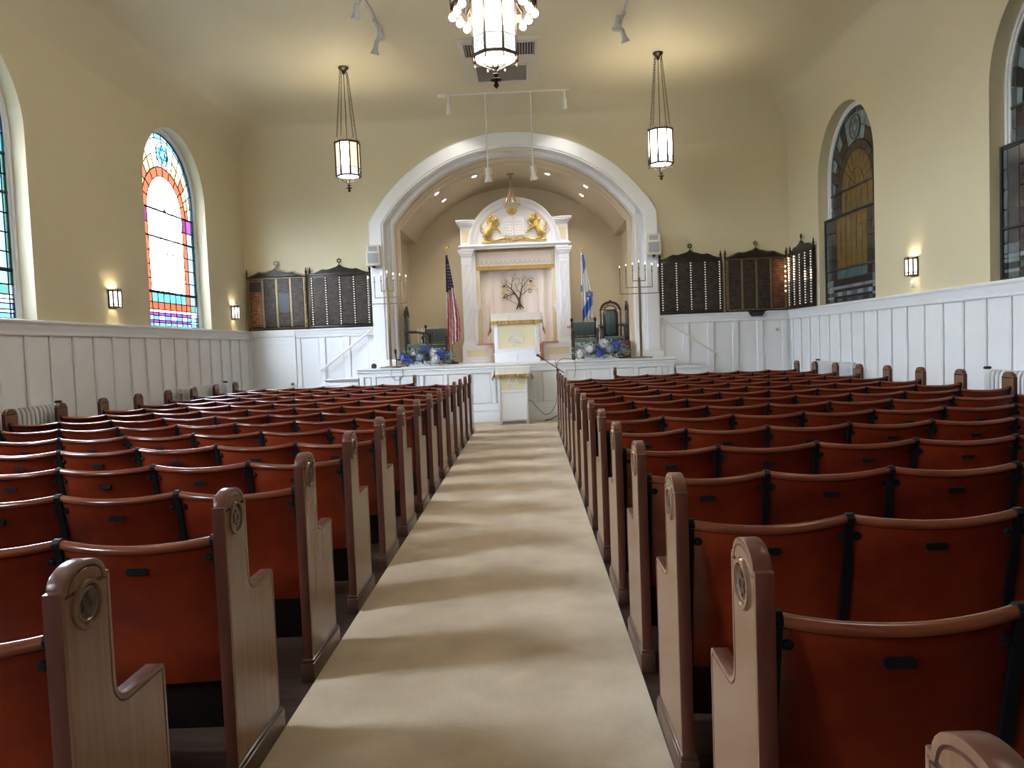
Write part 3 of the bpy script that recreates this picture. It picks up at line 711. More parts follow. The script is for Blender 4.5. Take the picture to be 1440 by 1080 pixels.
# chandelier with a star-shaped ring of bulbs
t = thing('chandelier', 'large octagonal lantern chandelier ringed by a star of frosted bulbs', 'chandelier', (-.085, 7.5, 4.05))
lantern(t, .225, .24, 1.16, .17, 8, (CHW, CHB, CHW, CHW), BRONZE, fin=.30, thick=1.5)
MB().lathe([(.0, .0), (.11, -.004), (.11, -.03), (.05, -.06), (.03, -.12), (0, -.13)], (0, 0, ZC - 4.05), 20).build('canopy', BRONZE, t)
for k in range(4):
    a = PI / 4 + k * PI / 2
    chain(MB(), (.06 * math.cos(a), .06 * math.sin(a), ZC - 4.05 - .06), (.21 * math.cos(a), .21 * math.sin(a), 1.18), .05, .013, .004).build('chain', BRONZE, t, smooth=60)
octa = [(.405 * math.cos(k * PI / 4), .405 * math.sin(k * PI / 4)) for k in range(8)]
for k in range(8):
    a, b = octa[k], octa[(k + 1) % 8]
    MB().bar((*a, .735), (*b, .735), .025, .08, up=(0, 0, 1)).build('ring_bar', BRONZE, t, bevel=.004)
    MB().bar((a[0] * .58, a[1] * .58, .95), (a[0] * 1.02, a[1] * 1.02, .77), .018).build('ring_arm', BRONZE, t)
    MB().bar((a[0] * 1.04, a[1] * 1.04, .70), (a[0] * 1.04, a[1] * 1.04, .86), .055, .012).build('ring_shield', BRONZE, t, bevel=.003)
spots = []
for k in range(8):
    a, b = octa[k], octa[(k + 1) % 8]; spots += [a, ((a[0] + b[0]) / 2, (a[1] + b[1]) / 2)]
sk = MB().lathe([(.022, .03), (.034, .0), (.03, -.006)], (0, 0, 0), 12).mesh('bulb_socket', BRASS)
gb = MB().ball((0, 0, -.035), .036, 10, 7).mesh('bulb', GLOBE, smooth=60)
for x, y in spots:
    s_ = link('bulb_socket', sk, t, (x, y, .685)); link('bulb', gb, s_)
plight('chandelier_lamp', (0, 0, 1.05), CHAND_UP, (1, .93, .84), t, .06)
# wall sconces
def sconce(loc, dirx, label):
    t = thing('wall_sconce', label, 'wall sconce', loc, 'lit wall sconces')
    x = lambda v: dirx * v
    def bx(mb, a, b, y0, y1, z0, z1): return mb.box(min(x(a), x(b)), max(x(a), x(b)), y0, y1, z0, z1)
    bx(MB(), 0, .015, -.085, .085, .0, .26).build('back_plate', BRONZE, t, bevel=.003)
    pts = [(0.015, -.09), (.07, -.09), (.11, -.045), (.11, .045), (.07, .09), (.015, .09)]
    for k in range(5):
        a, b = pts[k], pts[k + 1]; v = [(x(a[0]), a[1], .03), (x(b[0]), b[1], .03), (x(b[0]), b[1], .235), (x(a[0]), a[1], .235)]
        ins = [(p[0] - x(.005), p[1] * .94, p[2]) for p in v]
        MB().add(v + ins, [(0, 1, 2, 3), (7, 6, 5, 4), (0, 4, 5, 1), (1, 5, 6, 2), (2, 6, 7, 3), (3, 7, 4, 0)]).build('glass_pane', SCW, t, smooth=0)
    fr = MB()
    for k in range(6):
        p = pts[k]; fr.bar((x(p[0] + .002), p[1], .015), (x(p[0] + .002), p[1], .25), .015)
        if k < 5:
            q = pts[k + 1]
            for z in (.02, .055, .235): fr.bar((x(p[0] + .002), p[1], z), (x(q[0] + .002), q[1], z), .012)
            for f in (0, .33, .66): fr.bar((x(p[0] + (q[0] - p[0]) * f), p[1] + (q[1] - p[1]) * f, .24), (x(p[0] + (q[0] - p[0]) * f), p[1] + (q[1] - p[1]) * f, .27), .008)
    fr.build('lantern_frame', BRONZE, t, smooth=0)
    plight('sconce_bulb', (x(.06), 0, .2), 3, (1, .86, .6), t, .02)
    plight('sconce_bulb', (x(.06), 0, .03), .12, (1, .86, .6), t, .02)
sconce((XL, 10.1, 2.17), 1, 'lit bronze wall sconce between the two bright windows')
sconce((XL, 14.27, 2.17), 1, 'lit bronze wall sconce in the corner beside the gilded memorial board')
sconce((XR, 10.2, 2.17), -1, 'lit bronze wall sconce on the right wall between the dark windows')
sconce((XR, 5.2, 2.17), -1, 'lit bronze wall sconce added out of view on the right wall nearer the rear for brightness')  # this and the next are unseen sconces, added to raise the brightness
sconce((XL, 5.2, 2.17), 1, 'lit bronze wall sconce added out of view on the left wall nearer the rear for brightness')
tag(MB().box(XR - .035, XR, 10.2, 10.26, 2.03, 2.12).build('sensor_box', WHITEM, bevel=.006), 'small white box on the wall under the right sconce', 'sensor')
# recessed downlights in the vault
R_V = (2.3 ** 2 + 1.2 ** 2) / 2.4; ZV = 5.13 - R_V
for k, (x, y, nm) in enumerate([(-.87, 15.74, 'left of the hanging crystal lamp'), (-1.65, 15.19 + .36, 'outer left near the arch'), (-1.6, 16.45, 'outer left near the ark'), (.66, 15.82, 'right of the hanging crystal lamp'), (1.43, 15.26 + .3, 'outer right near the arch'), (1.41, 16.5, 'outer right near the ark')]):
    z = ZV + math.sqrt(R_V ** 2 - (x - AX) ** 2); nrm = Vector((AX - x, 0, ZV - z)).normalized()
    t = thing('downlight', 'small lit recessed downlight in the alcove vault, ' + nm, 'downlight', (x, y, z), 'recessed vault downlights')
    q = nrm.to_track_quat('-Z', 'Y')
    o = MB().lathe([(.045, .02), (.05, .0), (.07, -.008), (.075, 0), (.075, .02)], n=18).build('trim_ring', WHITEM, t); o.rotation_mode = 'QUATERNION'; o.rotation_quaternion = q
    o = MB().lathe([(.0, -.012), (.03, -.010), (.045, -.002), (.045, .004)], n=18).build('lens', LED, t); o.rotation_mode = 'QUATERNION'; o.rotation_quaternion = q
    L = plight('downlight_lamp', nrm * .03, DOWN, (1, .94, .86), t, .04, 'SPOT', None, 2.0, .8)
    L.rotation_euler = Vector((nrm.x * .35, .12, nrm.z)).to_track_quat('-Z', 'Y').to_euler()
# track heads
def head(t, p, aim, m, lit=False, size=1.0):
    """a flared track head at local p pointing along aim"""
    q = Vector(aim).normalized().to_track_quat('-Z', 'Y')
    k = size
    o = MB().lathe([(.0, .1 * k), (.026 * k, .098 * k), (.033 * k, .06 * k), (.034 * k, 0), (.04 * k, -.03 * k), (.062 * k, -.085 * k), (.065 * k, -.10 * k), (.056 * k, -.10 * k)], n=18).build('lamp_head', m, t)
    o.location = p; o.rotation_mode = 'QUATERNION'; o.rotation_quaternion = q
    e = MB().lathe([(.0, -.075 * k), (.03 * k, -.085 * k), (.056 * k, -.093 * k)], n=18).build('lens', LED if lit else GRILL, o)
    return o
def track(label, pts, heads, m, lit=()):
    t = thing('track_light', label, 'track light', pts[0], 'ceiling track lights'); b = Vector(pts[0])
    MB().bar((0, 0, 0), Vector(pts[1]) - b, .035, .02, up=(0, 0, 1)).build('track_rail', m, t, smooth=0)
    for k, (p, aim) in enumerate(heads):
        p = Vector(p) - b; top = Vector((p.x, p.y, 0))
        f = (Vector(pts[1]) - b); s_ = max(0, min(1, p.dot(f) / f.dot(f))); top = f * s_
        MB().bar(top, top + Vector((0, 0, -.05)), .045, .035).tube([top + Vector((0, 0, -.04)), (top + p) / 2 + Vector((0, 0, -.01)), p + Vector((0, 0, .02))], .016, 8).build('head_arm', m, t)
        head(t, p, aim, m, k in lit)
    return t
track('grey ceiling track with three unlit spot heads, left of the chandelier', [(-1.9, 9.3, ZC - .012), (-1.86, 11.2, ZC - .012)], [((-1.97, 10.0, 5.93), (-.1, .1, -1)), ((-1.80, 10.72, 5.95), (.05, .1, -1)), ((-1.96, 11.22, 5.94), (-.25, .2, -1))], GREYM)
track('grey ceiling track with two unlit spot heads, right of the chandelier', [(1.68, 9.3, ZC - .012), (1.66, 11.25, ZC - .012)], [((1.56, 10.85, 5.97), (-.15, .1, -1)), ((1.71, 11.3, 5.97), (.3, .2, -1))], GREYM)
ty = 14.0; tz = ZW + CV * math.sqrt(1 - ((ty - (YB - CV)) / CV) ** 2) if ty > YB - CV else ZC
t = track('white track above the arch with two lit heads and two spots on long rods', [(-1.33, ty, ZC - .012), (1.05, ty, ZC - .012)], [((-1.18, ty, 5.88), (0, .3, -1)), ((.965, ty, 5.88), (0, .3, -1))], WHITEM, (0, 1))
b = Vector(t.location)
for x, z in ((-.50, 4.60), (.34, 4.60)):
    MB().tube([(x - b.x, 0, 0), (x - b.x, 0, z + .18 - b.z)], .012, 8).build('drop_rod', WHITEM, t)
    yk = MB().tube([(x - b.x - .06, 0, z + .05 - b.z), (x - b.x - .055, 0, z + .15 - b.z), (x - b.x, 0, z + .19 - b.z), (x - b.x + .055, 0, z + .15 - b.z), (x - b.x + .06, 0, z + .05 - b.z)], .008, 6).build('yoke', WHITEM, t)
    head(t, (x - b.x, 0, z + .04 - b.z), ((.12 if x > 0 else .05), .25, -1), WHITEM, False, 1.25)
for x in (-1.18, .965):
    L = plight('track_lamp', (x - b.x, .03, 5.76 - b.z), SPOT, (1, .95, .88), t, .04, 'SPOT', None, 1.7, .7)
    L.rotation_euler = Vector((AX * .3 - x * .3, 2.2, -3.2)).to_track_quat('-Z', 'Y').to_euler()
MB().box(-.05, .1, -.03, .03, -.04, .02).build('track_feed', WHITEM, t, bevel=.004)
# ceiling air unit
t = thing('ceiling_vent', 'white ceiling air vent panel with slatted grilles above the stage arch', 'air vent', (-.15, 12.5, ZC))
X0, X1, Ya, Yb = -.64, .64, -.95, 1.0
MB().box(X0, X1, Ya, Yb, -.035, 0).build('vent_panel', VENT, t, bevel=.008)
for a, b_ in ((X0 + .09, -.08), (.08, X1 - .09)):
    g = MB().box(a, b_, Ya + .12, Ya + .62, -.04, -.034).build('grille_backing', VENTD, t, smooth=0)
    MB().box(a - .04, a, Ya + .08, Ya + .66, -.055, -.034).box(b_, b_ + .04, Ya + .08, Ya + .66, -.055, -.034).box(a, b_, Ya + .08, Ya + .12, -.055, -.034).box(a, b_, Ya + .62, Ya + .66, -.055, -.034).build('grille_frame', VENT, g, bevel=.003)
    for k in range(11):
        x = a + (b_ - a) * (k + .5) / 11; MB().bar((x, Ya + .12, -.046), (x, Ya + .62, -.046), .004, .022, up=(.5, 0, 1)).build('slat', VENT, g, smooth=0)
g = MB().box(X0 + .22, X1 - .22, .1, .8, -.042, -.034).build('return_mesh', VENTG, t, smooth=0)
MB().box(X0 + .18, X0 + .22, .06, .84, -.05, -.034).box(X1 - .22, X1 - .18, .06, .84, -.05, -.034).box(X0 + .22, X1 - .22, .06, .1, -.05, -.034).box(X0 + .22, X1 - .22, .8, .84, -.05, -.034).build('return_frame', VENT, g, bevel=.003)

# ------------------------------------------------------------------ memorial boards
ATBL = [(-.62, .0), (-.62, .025), (-.55, .03), (-.46, .06), (-.38, .10), (-.33, .115), (-.28, .105), (-.22, .11), (-.13, .135), (-.06, .155), (0, .20), (.06, .155), (.13, .135), (.22, .11), (.28, .105), (.33, .115), (.38, .10), (.46, .06), (.55, .03), (.62, .025), (.62, .0)]
def board(loc, label, gilt, rz=0.0, lit=None, blanks=(), copper=(), seed=1):
    rng = random.Random(seed)
    t = thing('memorial_board', label, 'memorial board', loc, 'memorial boards on the wainscot', rz)
    H = 1.06
    MB().box(-.61, .61, 0, .05, 0, H).build('board_body', BOARD, t, bevel=.006)
    MB().prism([(a, H + b) for a, b in ATBL], -.005, .045, 'y').build('crest', BOARD, t, bevel=.004)
    fm = GOLD if gilt else BOARD
    fr = MB()
    if gilt:
        for sx in (-1, 1):
            n = 44
            for ph in (0, PI):
                fr.tube([(sx * .585 + .014 * math.cos(q * .9 + ph), -.012 + .014 * math.sin(q * .9 + ph), .03 + (H - .06) * q / n) for q in range(n + 1)], .009, 5)
        for ph in (0, PI): fr.tube([(-.57 + 1.14 * q / 44, -.012 + .012 * math.cos(q * .9 + ph), .03 + .012 * math.sin(q * .9 + ph)) for q in range(45)], .008, 5)
        fr.tube([(a * .97, -.012, H - .012 + b * .98) for a, b in ATBL[1:-1]], .009, 5)
        fr.tube([(-.57, -.01, H - .03), (.57, -.01, H - .03)], .008, 5)
        fr.build('gilt_moulding', BRASS, t)
    else:
        fr.box(-.62, -.585, -.015, .03, 0, H).box(.585, .62, -.015, .03, 0, H).box(-.62, .62, -.02, .03, 0, .05).build('frame_moulding', BOARD, t, bevel=.006)
    for sx in (-1, 1):
        MB().lathe([(.022, 0), (.022, .015), (.01, .03), (.026, .06), (.012, .09), (.016, .1), (.0, .16)], (sx * .6, .02, H + .02), 10).build('side_finial', BRONZE, t)
    sm = MB().tube([(0, .02, H + .19), (0, .02, H + .225)], .008, 6); star_mesh(sm, (0, .02, H + .275), .05, .012, .012); sm.build('star_finial', BRASS if gilt else BRONZE, t, smooth=0)
    cw = 1.13 / 4
    for c in range(4):
        xa = -.565 + cw * c + .035; xb = xa + cw - .07; n = 20; ph = (H - .12) / n
        mb = MB(); holes = [b for b in blanks if b[0] == c]
        for r in range(n):
            if any(h[1] <= r < h[2] for h in holes): continue
            z = .07 + ph * r; mb.box(xa, xb, -.012, .002, z + .004, z + ph - .004); mb.box(xa + (xb - xa) * .18, xb - (xb - xa) * .18, -.017, -.01, z + ph * .3, z + ph * .72)
        stuff(mb.build('plaque_column', PLAQC if c in copper else PLAQ, t, smooth=0))
        for h in holes: MB().box(xa - .005, xb + .005, -.014, .002, .07 + ph * h[1], .07 + ph * h[2]).build('blank_panel', BLANK, t, smooth=0)
    for c in range(5):
        x = -.565 + cw * c
        MB().box(x - .02, x + .02, -.014, .002, .055, H - .045).build('lamp_strip', BRASS if gilt else BOARD, t, smooth=0)
        for part in (0, 1):
            mb = MB()
            for r in range(20):
                z = .085 + (H - .15) * r / 19
                on = bool(lit and lit(c, r))
                if on == bool(part): mb.box(x - .010, x + .010, -.03, -.012, z - .0085, z + .0085)
            if mb.v: stuff(mb.build('lit_lamps' if part else 'lamps', BULBLIT if part else (BULBOFF if not gilt else BRASS), t, smooth=0))
    return t
bz = WCAP + .012
board((-4.88, 14.93, bz), 'gilt-framed memorial board with two blank panels, leftmost on the end wall', True, blanks=((0, 15, 19), (2, 6, 14)), copper=(0,), seed=2)
board((-3.60, 14.93, bz), 'plain dark memorial board with white lamps, left of the arch beside the speaker', False, seed=3)
board((3.39, 14.93, bz), 'plain dark memorial board with white lamps, just right of the arch', False, seed=4)
board((4.68, 14.93, bz), 'gilt-framed memorial board over the small black shelf in the right corner', True, copper=(3,), lit=lambda c, r: c == 4 and 5 < r < 17 and r % 2 == 0, seed=5)
board((5.29, 14.22, bz), 'memorial board with glowing lamps on the right side wall', False, rz=-PI / 2, lit=lambda c, r: (c <= 1 and r > 9) or (c in (3, 4) and 9 <= r <= 12), seed=6)
t = thing('wall_shelf', 'small black bracket shelf under the right corner memorial board', 'shelf', (4.66, 14.9, 1.86))
MB().prism([(-.15, .085), (.15, .085), (.14, .05), (.10, .0), (-.10, .0), (-.14, .05)], -.06, .02, 'y').build('bracket', BLACKP, t, bevel=.006)
MB().box(-.165, .165, -.075, .02, .085, .1).build('shelf_top', BLACKP, t, bevel=.004)

# ------------------------------------------------------------------ the ark
AY = 16.6
ark = thing('torah_ark', 'tall white ark cabinet with fluted pilasters and arched pediment on the stage', 'ark', (AX, 17.0, STZ))
def A(mb, name, m, parent=None, **k): return mb.build(name, m, parent or ark, world=True, **k)
A(MB().box(AX - 1.19, AX - .88, AY + .1, YA - .03, STZ, 3.7).box(AX + .88, AX + 1.19, AY + .1, YA - .03, STZ, 3.7).box(AX - .9, AX + .9, 17.2, YA - .03, STZ, 3.7), 'cabinet_body', ARKW, smooth=0)
A(MB().box(AX - .885, AX - .80, AY + .16, AY + .28, STZ + .38, 3.62).box(AX + .80, AX + .885, AY + .16, AY + .28, STZ + .38, 3.62), 'inner_jamb', CREAM, bevel=.004)
for s in (-1, 1):
    c = AX + s * 1.08
    p = A(MB().box(c - .115, c + .115, AY, AY + .2, STZ + .38, 3.36), 'pilaster', ARKW, bevel=.005)
    for k in range(6):
        x = c - .0875 + .035 * k; A(MB().tube([(x, AY + .001, 1.62), (x, AY + .001, 3.30)], .0115, 8), 'flute', ARKW, p)
    cap = MB()
    for d, z0, z1 in ((.008, 3.36, 3.375), (.0, 3.375, 3.46), (.014, 3.46, 3.49), (.03, 3.49, 3.53), (.05, 3.53, 3.58), (.065, 3.58, 3.62)): cap.box(c - .115 - d, c + .115 + d, AY - d, AY + .2, z0, z1)
    A(cap, 'capital', ARKW, p, bevel=.004)
    A(MB().box(c - .14, c + .14, AY - .025, AY + .2, 1.50, 1.56).box(c - .128, c + .128, AY - .012, AY + .2, 1.56, 1.60), 'pilaster_base', ARKW, p, bevel=.005)
    xi, xo = (AX + s * .56, AX + s * 1.235)
    x0, x1 = min(xi, xo), max(xi, xo)
    b = A(MB().box(x0, x1, AY - .06, AY + .3, STZ, 1.47).box(x0 - .012, x1 + .012, AY - .075, AY + .3, 1.47, 1.50).box(x0 - .01, x1 + .01, AY - .07, AY + .3, STZ, STZ + .05), 'plinth', ARKW, bevel=.005)
    A(MB().box(x0 + .09, x1 - .09, AY - .066, AY - .05, STZ + .11, 1.41), 'plinth_panel', CREAM, b, smooth=0)
    fr = MB(); 
    for a, bb, z0, z1 in ((x0 + .075, x0 + .095, STZ + .1, 1.42), (x1 - .095, x1 - .075, STZ + .1, 1.42), (x0 + .075, x1 - .075, STZ + .1, STZ + .12), (x0 + .075, x1 - .075, 1.40, 1.42)): fr.box(a, bb, AY - .075, AY - .05, z0, z1)
    A(fr, 'panel_frame', ARKW, b, bevel=.003)
    A(MB().box(min(AX + s * .54, AX + s * .9), max(AX + s * .54, AX + s * .9), AY - .09, AY + .3, 1.50, 1.535), 'sill', TANW, b, bevel=.005)
    # attic corner block with cream panel
    pc = AX + s * 1.085
    outl = [(AX + s * 1.19, 3.72), (AX + s * 1.19, 4.12), (AX + s * .93, 4.12)]
    arcp = [(AX + s * 1.0 * math.cos(tt), 3.72 + 1.0 * math.sin(tt)) for tt in [math.asin(.4) * (1 - i / 6) for i in range(7)]]
    q = [(AX + s * 1.15, 3.78), (AX + s * 1.15, 4.07), (AX + s * .97, 4.07)] + [(AX + s * (1.035 * math.cos(tt)), 3.72 + 1.035 * math.sin(tt)) for tt in [.325, .25, .16, .065]]
    A(MB().prism(q, AY - .004, AY + .02, 'y'), 'corner_panel', CREAM, smooth=0)
A(MB().box(AX - 1.19, AX + 1.19, AY + .012, YA - .03, 3.7, 4.13), 'attic', ARKW, smooth=0)
ent = MB()
for d, z0, z1 in ((0, 3.62, 3.655), (.025, 3.655, 3.675), (.05, 3.675, 3.70), (.02, 3.70, 3.72)): ent.box(AX - 1.19 - d, AX + 1.19 + d, AY - .03 - d, YA - .03, z0, z1)
A(ent, 'entablature', ARKW, bevel=.004)
for s in (-1, 1):
    co = MB()
    for d, z0, z1 in ((.0, 4.10, 4.13), (.02, 4.13, 4.16), (.045, 4.16, 4.19), (.075, 4.19, 4.23), (.085, 4.23, 4.265)):
        co.box(min(AX + s * .86, AX + s * (1.19 + d)), max(AX + s * .86, AX + s * (1.19 + d)), AY - d, YA - .03, z0, z1)
    A(co, 'cornice', ARKW, bevel=.004)
# arched pediment: stepped concentric mouldings
rg = []
for r, y in ((1.0, AY + .5), (1.0, AY - .085), (.975, AY - .085), (.955, AY - .06), (.93, AY - .05), (.92, AY - .03), (.86, AY - .02), (.84, AY - .005), (.82, AY + .005), (.81, AY + .03)):
    rg.append([(AX + r * math.cos(tt), y, 3.72 + r * math.sin(tt)) for tt in [PI * i / 40 for i in range(41)]])
A(MB().loft(rg), 'pediment_arch', ARKW, smooth=30)
A(MB().prism([(AX + .84 * math.cos(tt), 3.715 + .84 * math.sin(tt)) for tt in [PI * i / 40 for i in range(41)]], AY + .02, AY + .2, 'y'), 'tympanum', ARKW, smooth=0)
def lion(s):
    c = AX + .0 
    mb = MB(); P = lambda x, z, dy=0: (AX + s * x, AY - .035 + dy, z)
    mb.tube([P(.60, 3.93), P(.565, 3.99), P(.53, 4.06), P(.50, 4.13), P(.475, 4.19)], [.068, .085, .07, .085, .07], 10)
    # hind legs
    mb.tube([P(.60, 3.95, .012), P(.665, 3.90, .012), P(.625, 3.86, .012), P(.655, 3.82, .012), P(.61, 3.805, .012)], [.06, .042, .03, .024, .02], 8)
    mb.tube([P(.57, 3.94, -.02), P(.545, 3.885, -.02), P(.585, 3.84, -.02), P(.52, 3.81, -.02), P(.475, 3.806, -.02)], [.055, .04, .026, .022, .018], 8)
    # fore legs reaching to the tablets
    mb.tube([P(.46, 4.14, .01), P(.385, 4.11, .01), P(.34, 4.15, .01), P(.315, 4.215, .01)], [.045, .03, .022, .022], 8)
    mb.tube([P(.47, 4.09, -.025), P(.40, 4.055, -.025), P(.335, 4.02, -.025), P(.30, 3.965, -.025)], [.045, .032, .024, .022], 8)
    for x, z in ((.315, 4.225), (.30, 3.958)):
        for k in (-1, 0, 1): mb.ball(P(x - .008 + .012 * k, z + (.012 if z > 4.1 else -.012), -.015), .011, 6, 4)
    # tail
    mb.tube([P(.63, 3.96), P(.70, 3.97), P(.735, 4.02), P(.70, 4.07), P(.72, 4.12)], [.02, .015, .013, .013, .012], 6); mb.ball(P(.715, 4.13), .026, 8, 5, (1, .7, 1.3)); mb.ball(P(.69, 4.06), .02, 6, 4)
    # head, muzzle, ears, mane
    mb.ball(P(.445, 4.255, -.03), .062, 12, 8, (1, .8, 1.05)); mb.ball(P(.39, 4.24, -.045), .032, 8, 6, (1.2, .8, .8)); mb.ball(P(.372, 4.222, -.045), .018, 6, 4)
    mb.ball(P(.43, 4.325, -.02), .02, 6, 4); mb.ball(P(.465, 4.33, -.02), .02, 6, 4); mb.ball(P(.405, 4.268, -.075), .009, 5, 4)
    rr = random.Random(5)
    for k in range(34):
        a = rr.uniform(.2, 1) * PI * 1.15 - .1; rad = rr.uniform(.05, .11)
        mb.ball(P(.465 + rad * math.cos(a - .8), 4.215 + rad * 1.15 * math.sin(a - .8) - rr.uniform(0, .06), -.02 - rr.uniform(0, .03)), rr.uniform(.026, .040), 6, 4)
    for k in range(12): mb.ball(P(.50 + rr.uniform(-.05, .05), 4.10 + rr.uniform(-.05, .05), -.05), rr.uniform(.015, .026), 6, 4)
    o = A(mb, 'lion_relief', GOLD, smooth=60); o['label'] = 'gilded rampant lion %s of the tablets' % ('right' if s > 0 else 'left')
lion(-1); lion(1)
sc = MB()
for s in (-1, 1):
    sc.tube([(AX + s * x, AY - .03, z) for x, z in ((.0, 3.80), (.1, 3.815), (.2, 3.84), (.3, 3.83), (.38, 3.80), (.5, 3.785), (.62, 3.785), (.72, 3.775))], [.035, .035, .03, .025, .022, .02, .02, .012], 8)
    sc.tube([(AX + s * (.2 + .045 * math.cos(q)), AY - .06, 3.80 + .04 * math.sin(q)) for q in [2 * PI * i / 12 for i in range(12)]], .014, 6, closed=True)
    sc.tube([(AX + s * (.07 + .035 * math.cos(q)), AY - .06, 3.80 + .035 * math.sin(q)) for q in [2 * PI * i / 12 for i in range(12)]], .013, 6, closed=True)
    sc.tube([(AX + s * x, AY - .035, z) for x, z in ((.2, 3.765), (.4, 3.755), (.72, 3.758))], .011, 6)
A(sc, 'scrollwork', GOLD, smooth=60)
tb = MB()
for s in (-1, 1):
    a, b = (AX + min(s * .005, s * .225), AX + max(s * .005, s * .225)); c = (a + b) / 2; hw = (b - a) / 2
    tb.prism([(a, 3.89), (b, 3.89), (b, 4.22)] + [(c + hw * math.cos(q), 4.22 + hw * .75 * math.sin(q)) for q in [PI * i / 12 for i in range(1, 12)]] + [(a, 4.22)], AY - .03, AY + .03, 'y')
tbl = A(tb, 'tablet_pair', ARKW, bevel=.004)
lt = MB(); rr = random.Random(3)
for s in (-1, 1):
    for k in range(5):
        z = 4.19 - k * .062
        for q in range(4):
            x = AX + s * .115 + (q - 1.5) * .04; lt.box(x - .011, x + .011, AY - .034, AY - .029, z - .003, z + .004); lt.box(x + rr.uniform(-.01, .004), x + .009, AY - .034, AY - .029, z - .02, z)
A(lt, 'incised_lettering', CLEARG, tbl, smooth=0)
A(MB().box(AX + .54, AX + .555, AY - .03, AY, 1.2, 1.3).box(1.005, 1.085, AY - .008, AY + .01, 1.80, 1.86), 'brass_plate', BRASS, bevel=.003)
for s in (-1, 1):
    x = AX + s * .86; A(MB().box(x - .03, x + .03, AY + .08, AY + .17, 2.27, 2.36).bar((x, AY + .07, 2.18), (x, AY + .07, 2.44), .018).bar((x - .07, AY + .07, 2.33), (x + .07, AY + .07, 2.33), .016), 'door_latch', ARKW, smooth=0)
for k in range(3): A(MB().box(AX - .56, AX + .56, AY - .55 + .2 * k, AY + .3, STZ + .125 * k, STZ + .125 * (k + 1)), 'step', TANW, bevel=.006)
# curtain and valance
cur = thing('ark_curtain', 'blush curtain embroidered with a bare branching tree, hanging in the ark', 'curtain', (AX, 16.95, 1.5))
def cy(u): return 16.93 - .02 * math.sin(u * 46) * (1 if (u < .22 or u > .78) else .25) - .006 * math.sin(u * 17)
MB().sheet(lambda u, v: (AX - .86 + 1.72 * u, cy(u), 1.51 + 1.95 * v), 90, 4, .006, (0, 1, 0)).build('curtain_cloth', PINKC, cur, world=True, smooth=60)
yE = 16.885
tr = MB(); thin = MB(); rr = random.Random(11)
Bx = AX + .055
def limb(p, ang, L, r, depth):
    q = p; pts = [Vector((p[0], yE, p[1]))]; a = ang; n = 4
    for k in range(n):
        a += rr.uniform(-.16, .16); q = (q[0] + L / n * math.cos(a), q[1] + L / n * math.sin(a)); pts.append(Vector((q[0], yE, q[1])))
    (tr if depth < 3 else thin).tube(pts, [max(r, .0028) * (1 - .4 * k / n) for k in range(n + 1)], 5)
    if depth < 4:
        m = 3
        for k in range(m):
            limb(q if k < 2 else tuple((pts[2].x, pts[2].z)), a + (k - (m - 1) / 2) * .75 + rr.uniform(-.15, .15), L * rr.uniform(.5, .68), r * .52, depth + 1)
tr.tube([(Bx, yE, 2.36), (Bx + .005, yE, 2.46), (Bx, yE, 2.52)], [.04, .03, .026], 6)
for dx, dz in ((-.07, -.13), (.02, -.12), (.10, -.10)): tr.tube([(Bx, yE, 2.40), (Bx + dx * .5, yE, 2.40 + dz * .45), (Bx + dx, yE, 2.40 + dz)], [.032, .02, .008], 6)
limb((Bx - .01, 2.50), PI / 2 + .52, .29, .021, 0); limb((Bx + .01, 2.50), PI / 2 - .42, .27, .019, 0)
limb((Bx - .05, 2.60), PI / 2 + 1.0, .2, .009, 1); limb((Bx + .05, 2.60), PI / 2 - 1.0, .2, .009, 1)
e = tr.build('embroidered_tree', EMB, cur, world=True); e['label'] = 'dark embroidered bare tree on the curtain'
thin.build('embroidered_twigs', EMBL, cur, world=True)
for sx, x, z, a in ((-1, -.36, 2.70, .3), (1, .23, 2.79, -.2)):
    g = MB().bar((x - .0 - .02 * a, yE, z + .09), (x + .1 * a, yE, z - .07), .045, .006, up=(0, 1, 0)).build('gold_pendant', EMBG, cur, world=True, smooth=0)
    k = MB().tube([(x + .1 * a + .034 * math.cos(q), yE, z - .11 + .034 * math.sin(q)) for q in [2 * PI * i / 14 for i in range(14)]], .007, 5, closed=True)
    k.tube([(x - .03 * a + .03 * math.cos(q), yE, z + .09 + .03 * math.sin(q)) for q in [PI * (.1 + i / 9) for i in range(9)]], .012, 5); k.ball((x - .02 * a, yE, z + .11), .018, 6, 4, (1, .4, 1.6))
    k.build('curl', EMB, g, world=True)
MB().tube([(AX - .28, yE, 2.555), (AX + .03, yE, 2.38)], .005, 5).ball((AX - .285, yE, 2.56), .02, 6, 4, (1.2, .4, 1)).build('pointer', EMB, cur, world=True)
val = thing('ark_valance', 'cream valance with gold fringe and scalloped stitching above the ark curtain', 'valance', (AX, 16.8, 3.2))
def vy(u): return 16.77 - .006 * math.sin(u * 20)
MB().sheet(lambda u, v: (AX - .885 + 1.77 * u, vy(u) - .01 * v, 3.24 + .36 * v), 40, 3, .01, (0, 1, 0)).build('valance_cloth', PINKC, val, world=True, smooth=60)
MB().sheet(lambda u, v: (AX - .90 + 1.80 * u, vy(u) - .012, 3.17 + .085 * v), 120, 2, .02, (0, 1, 0)).box(AX - .90, AX + .90, 16.735, 16.775, 3.565, 3.60).build('gold_fringe', GOLDF, val, world=True)
MB().box(AX - .90, AX - .865, 16.745, 16.79, 3.25, 3.57).box(AX + .865, AX + .90, 16.745, 16.79, 3.25, 3.57).build('gold_border', GOLDF, val, world=True, smooth=0)
sc = MB()
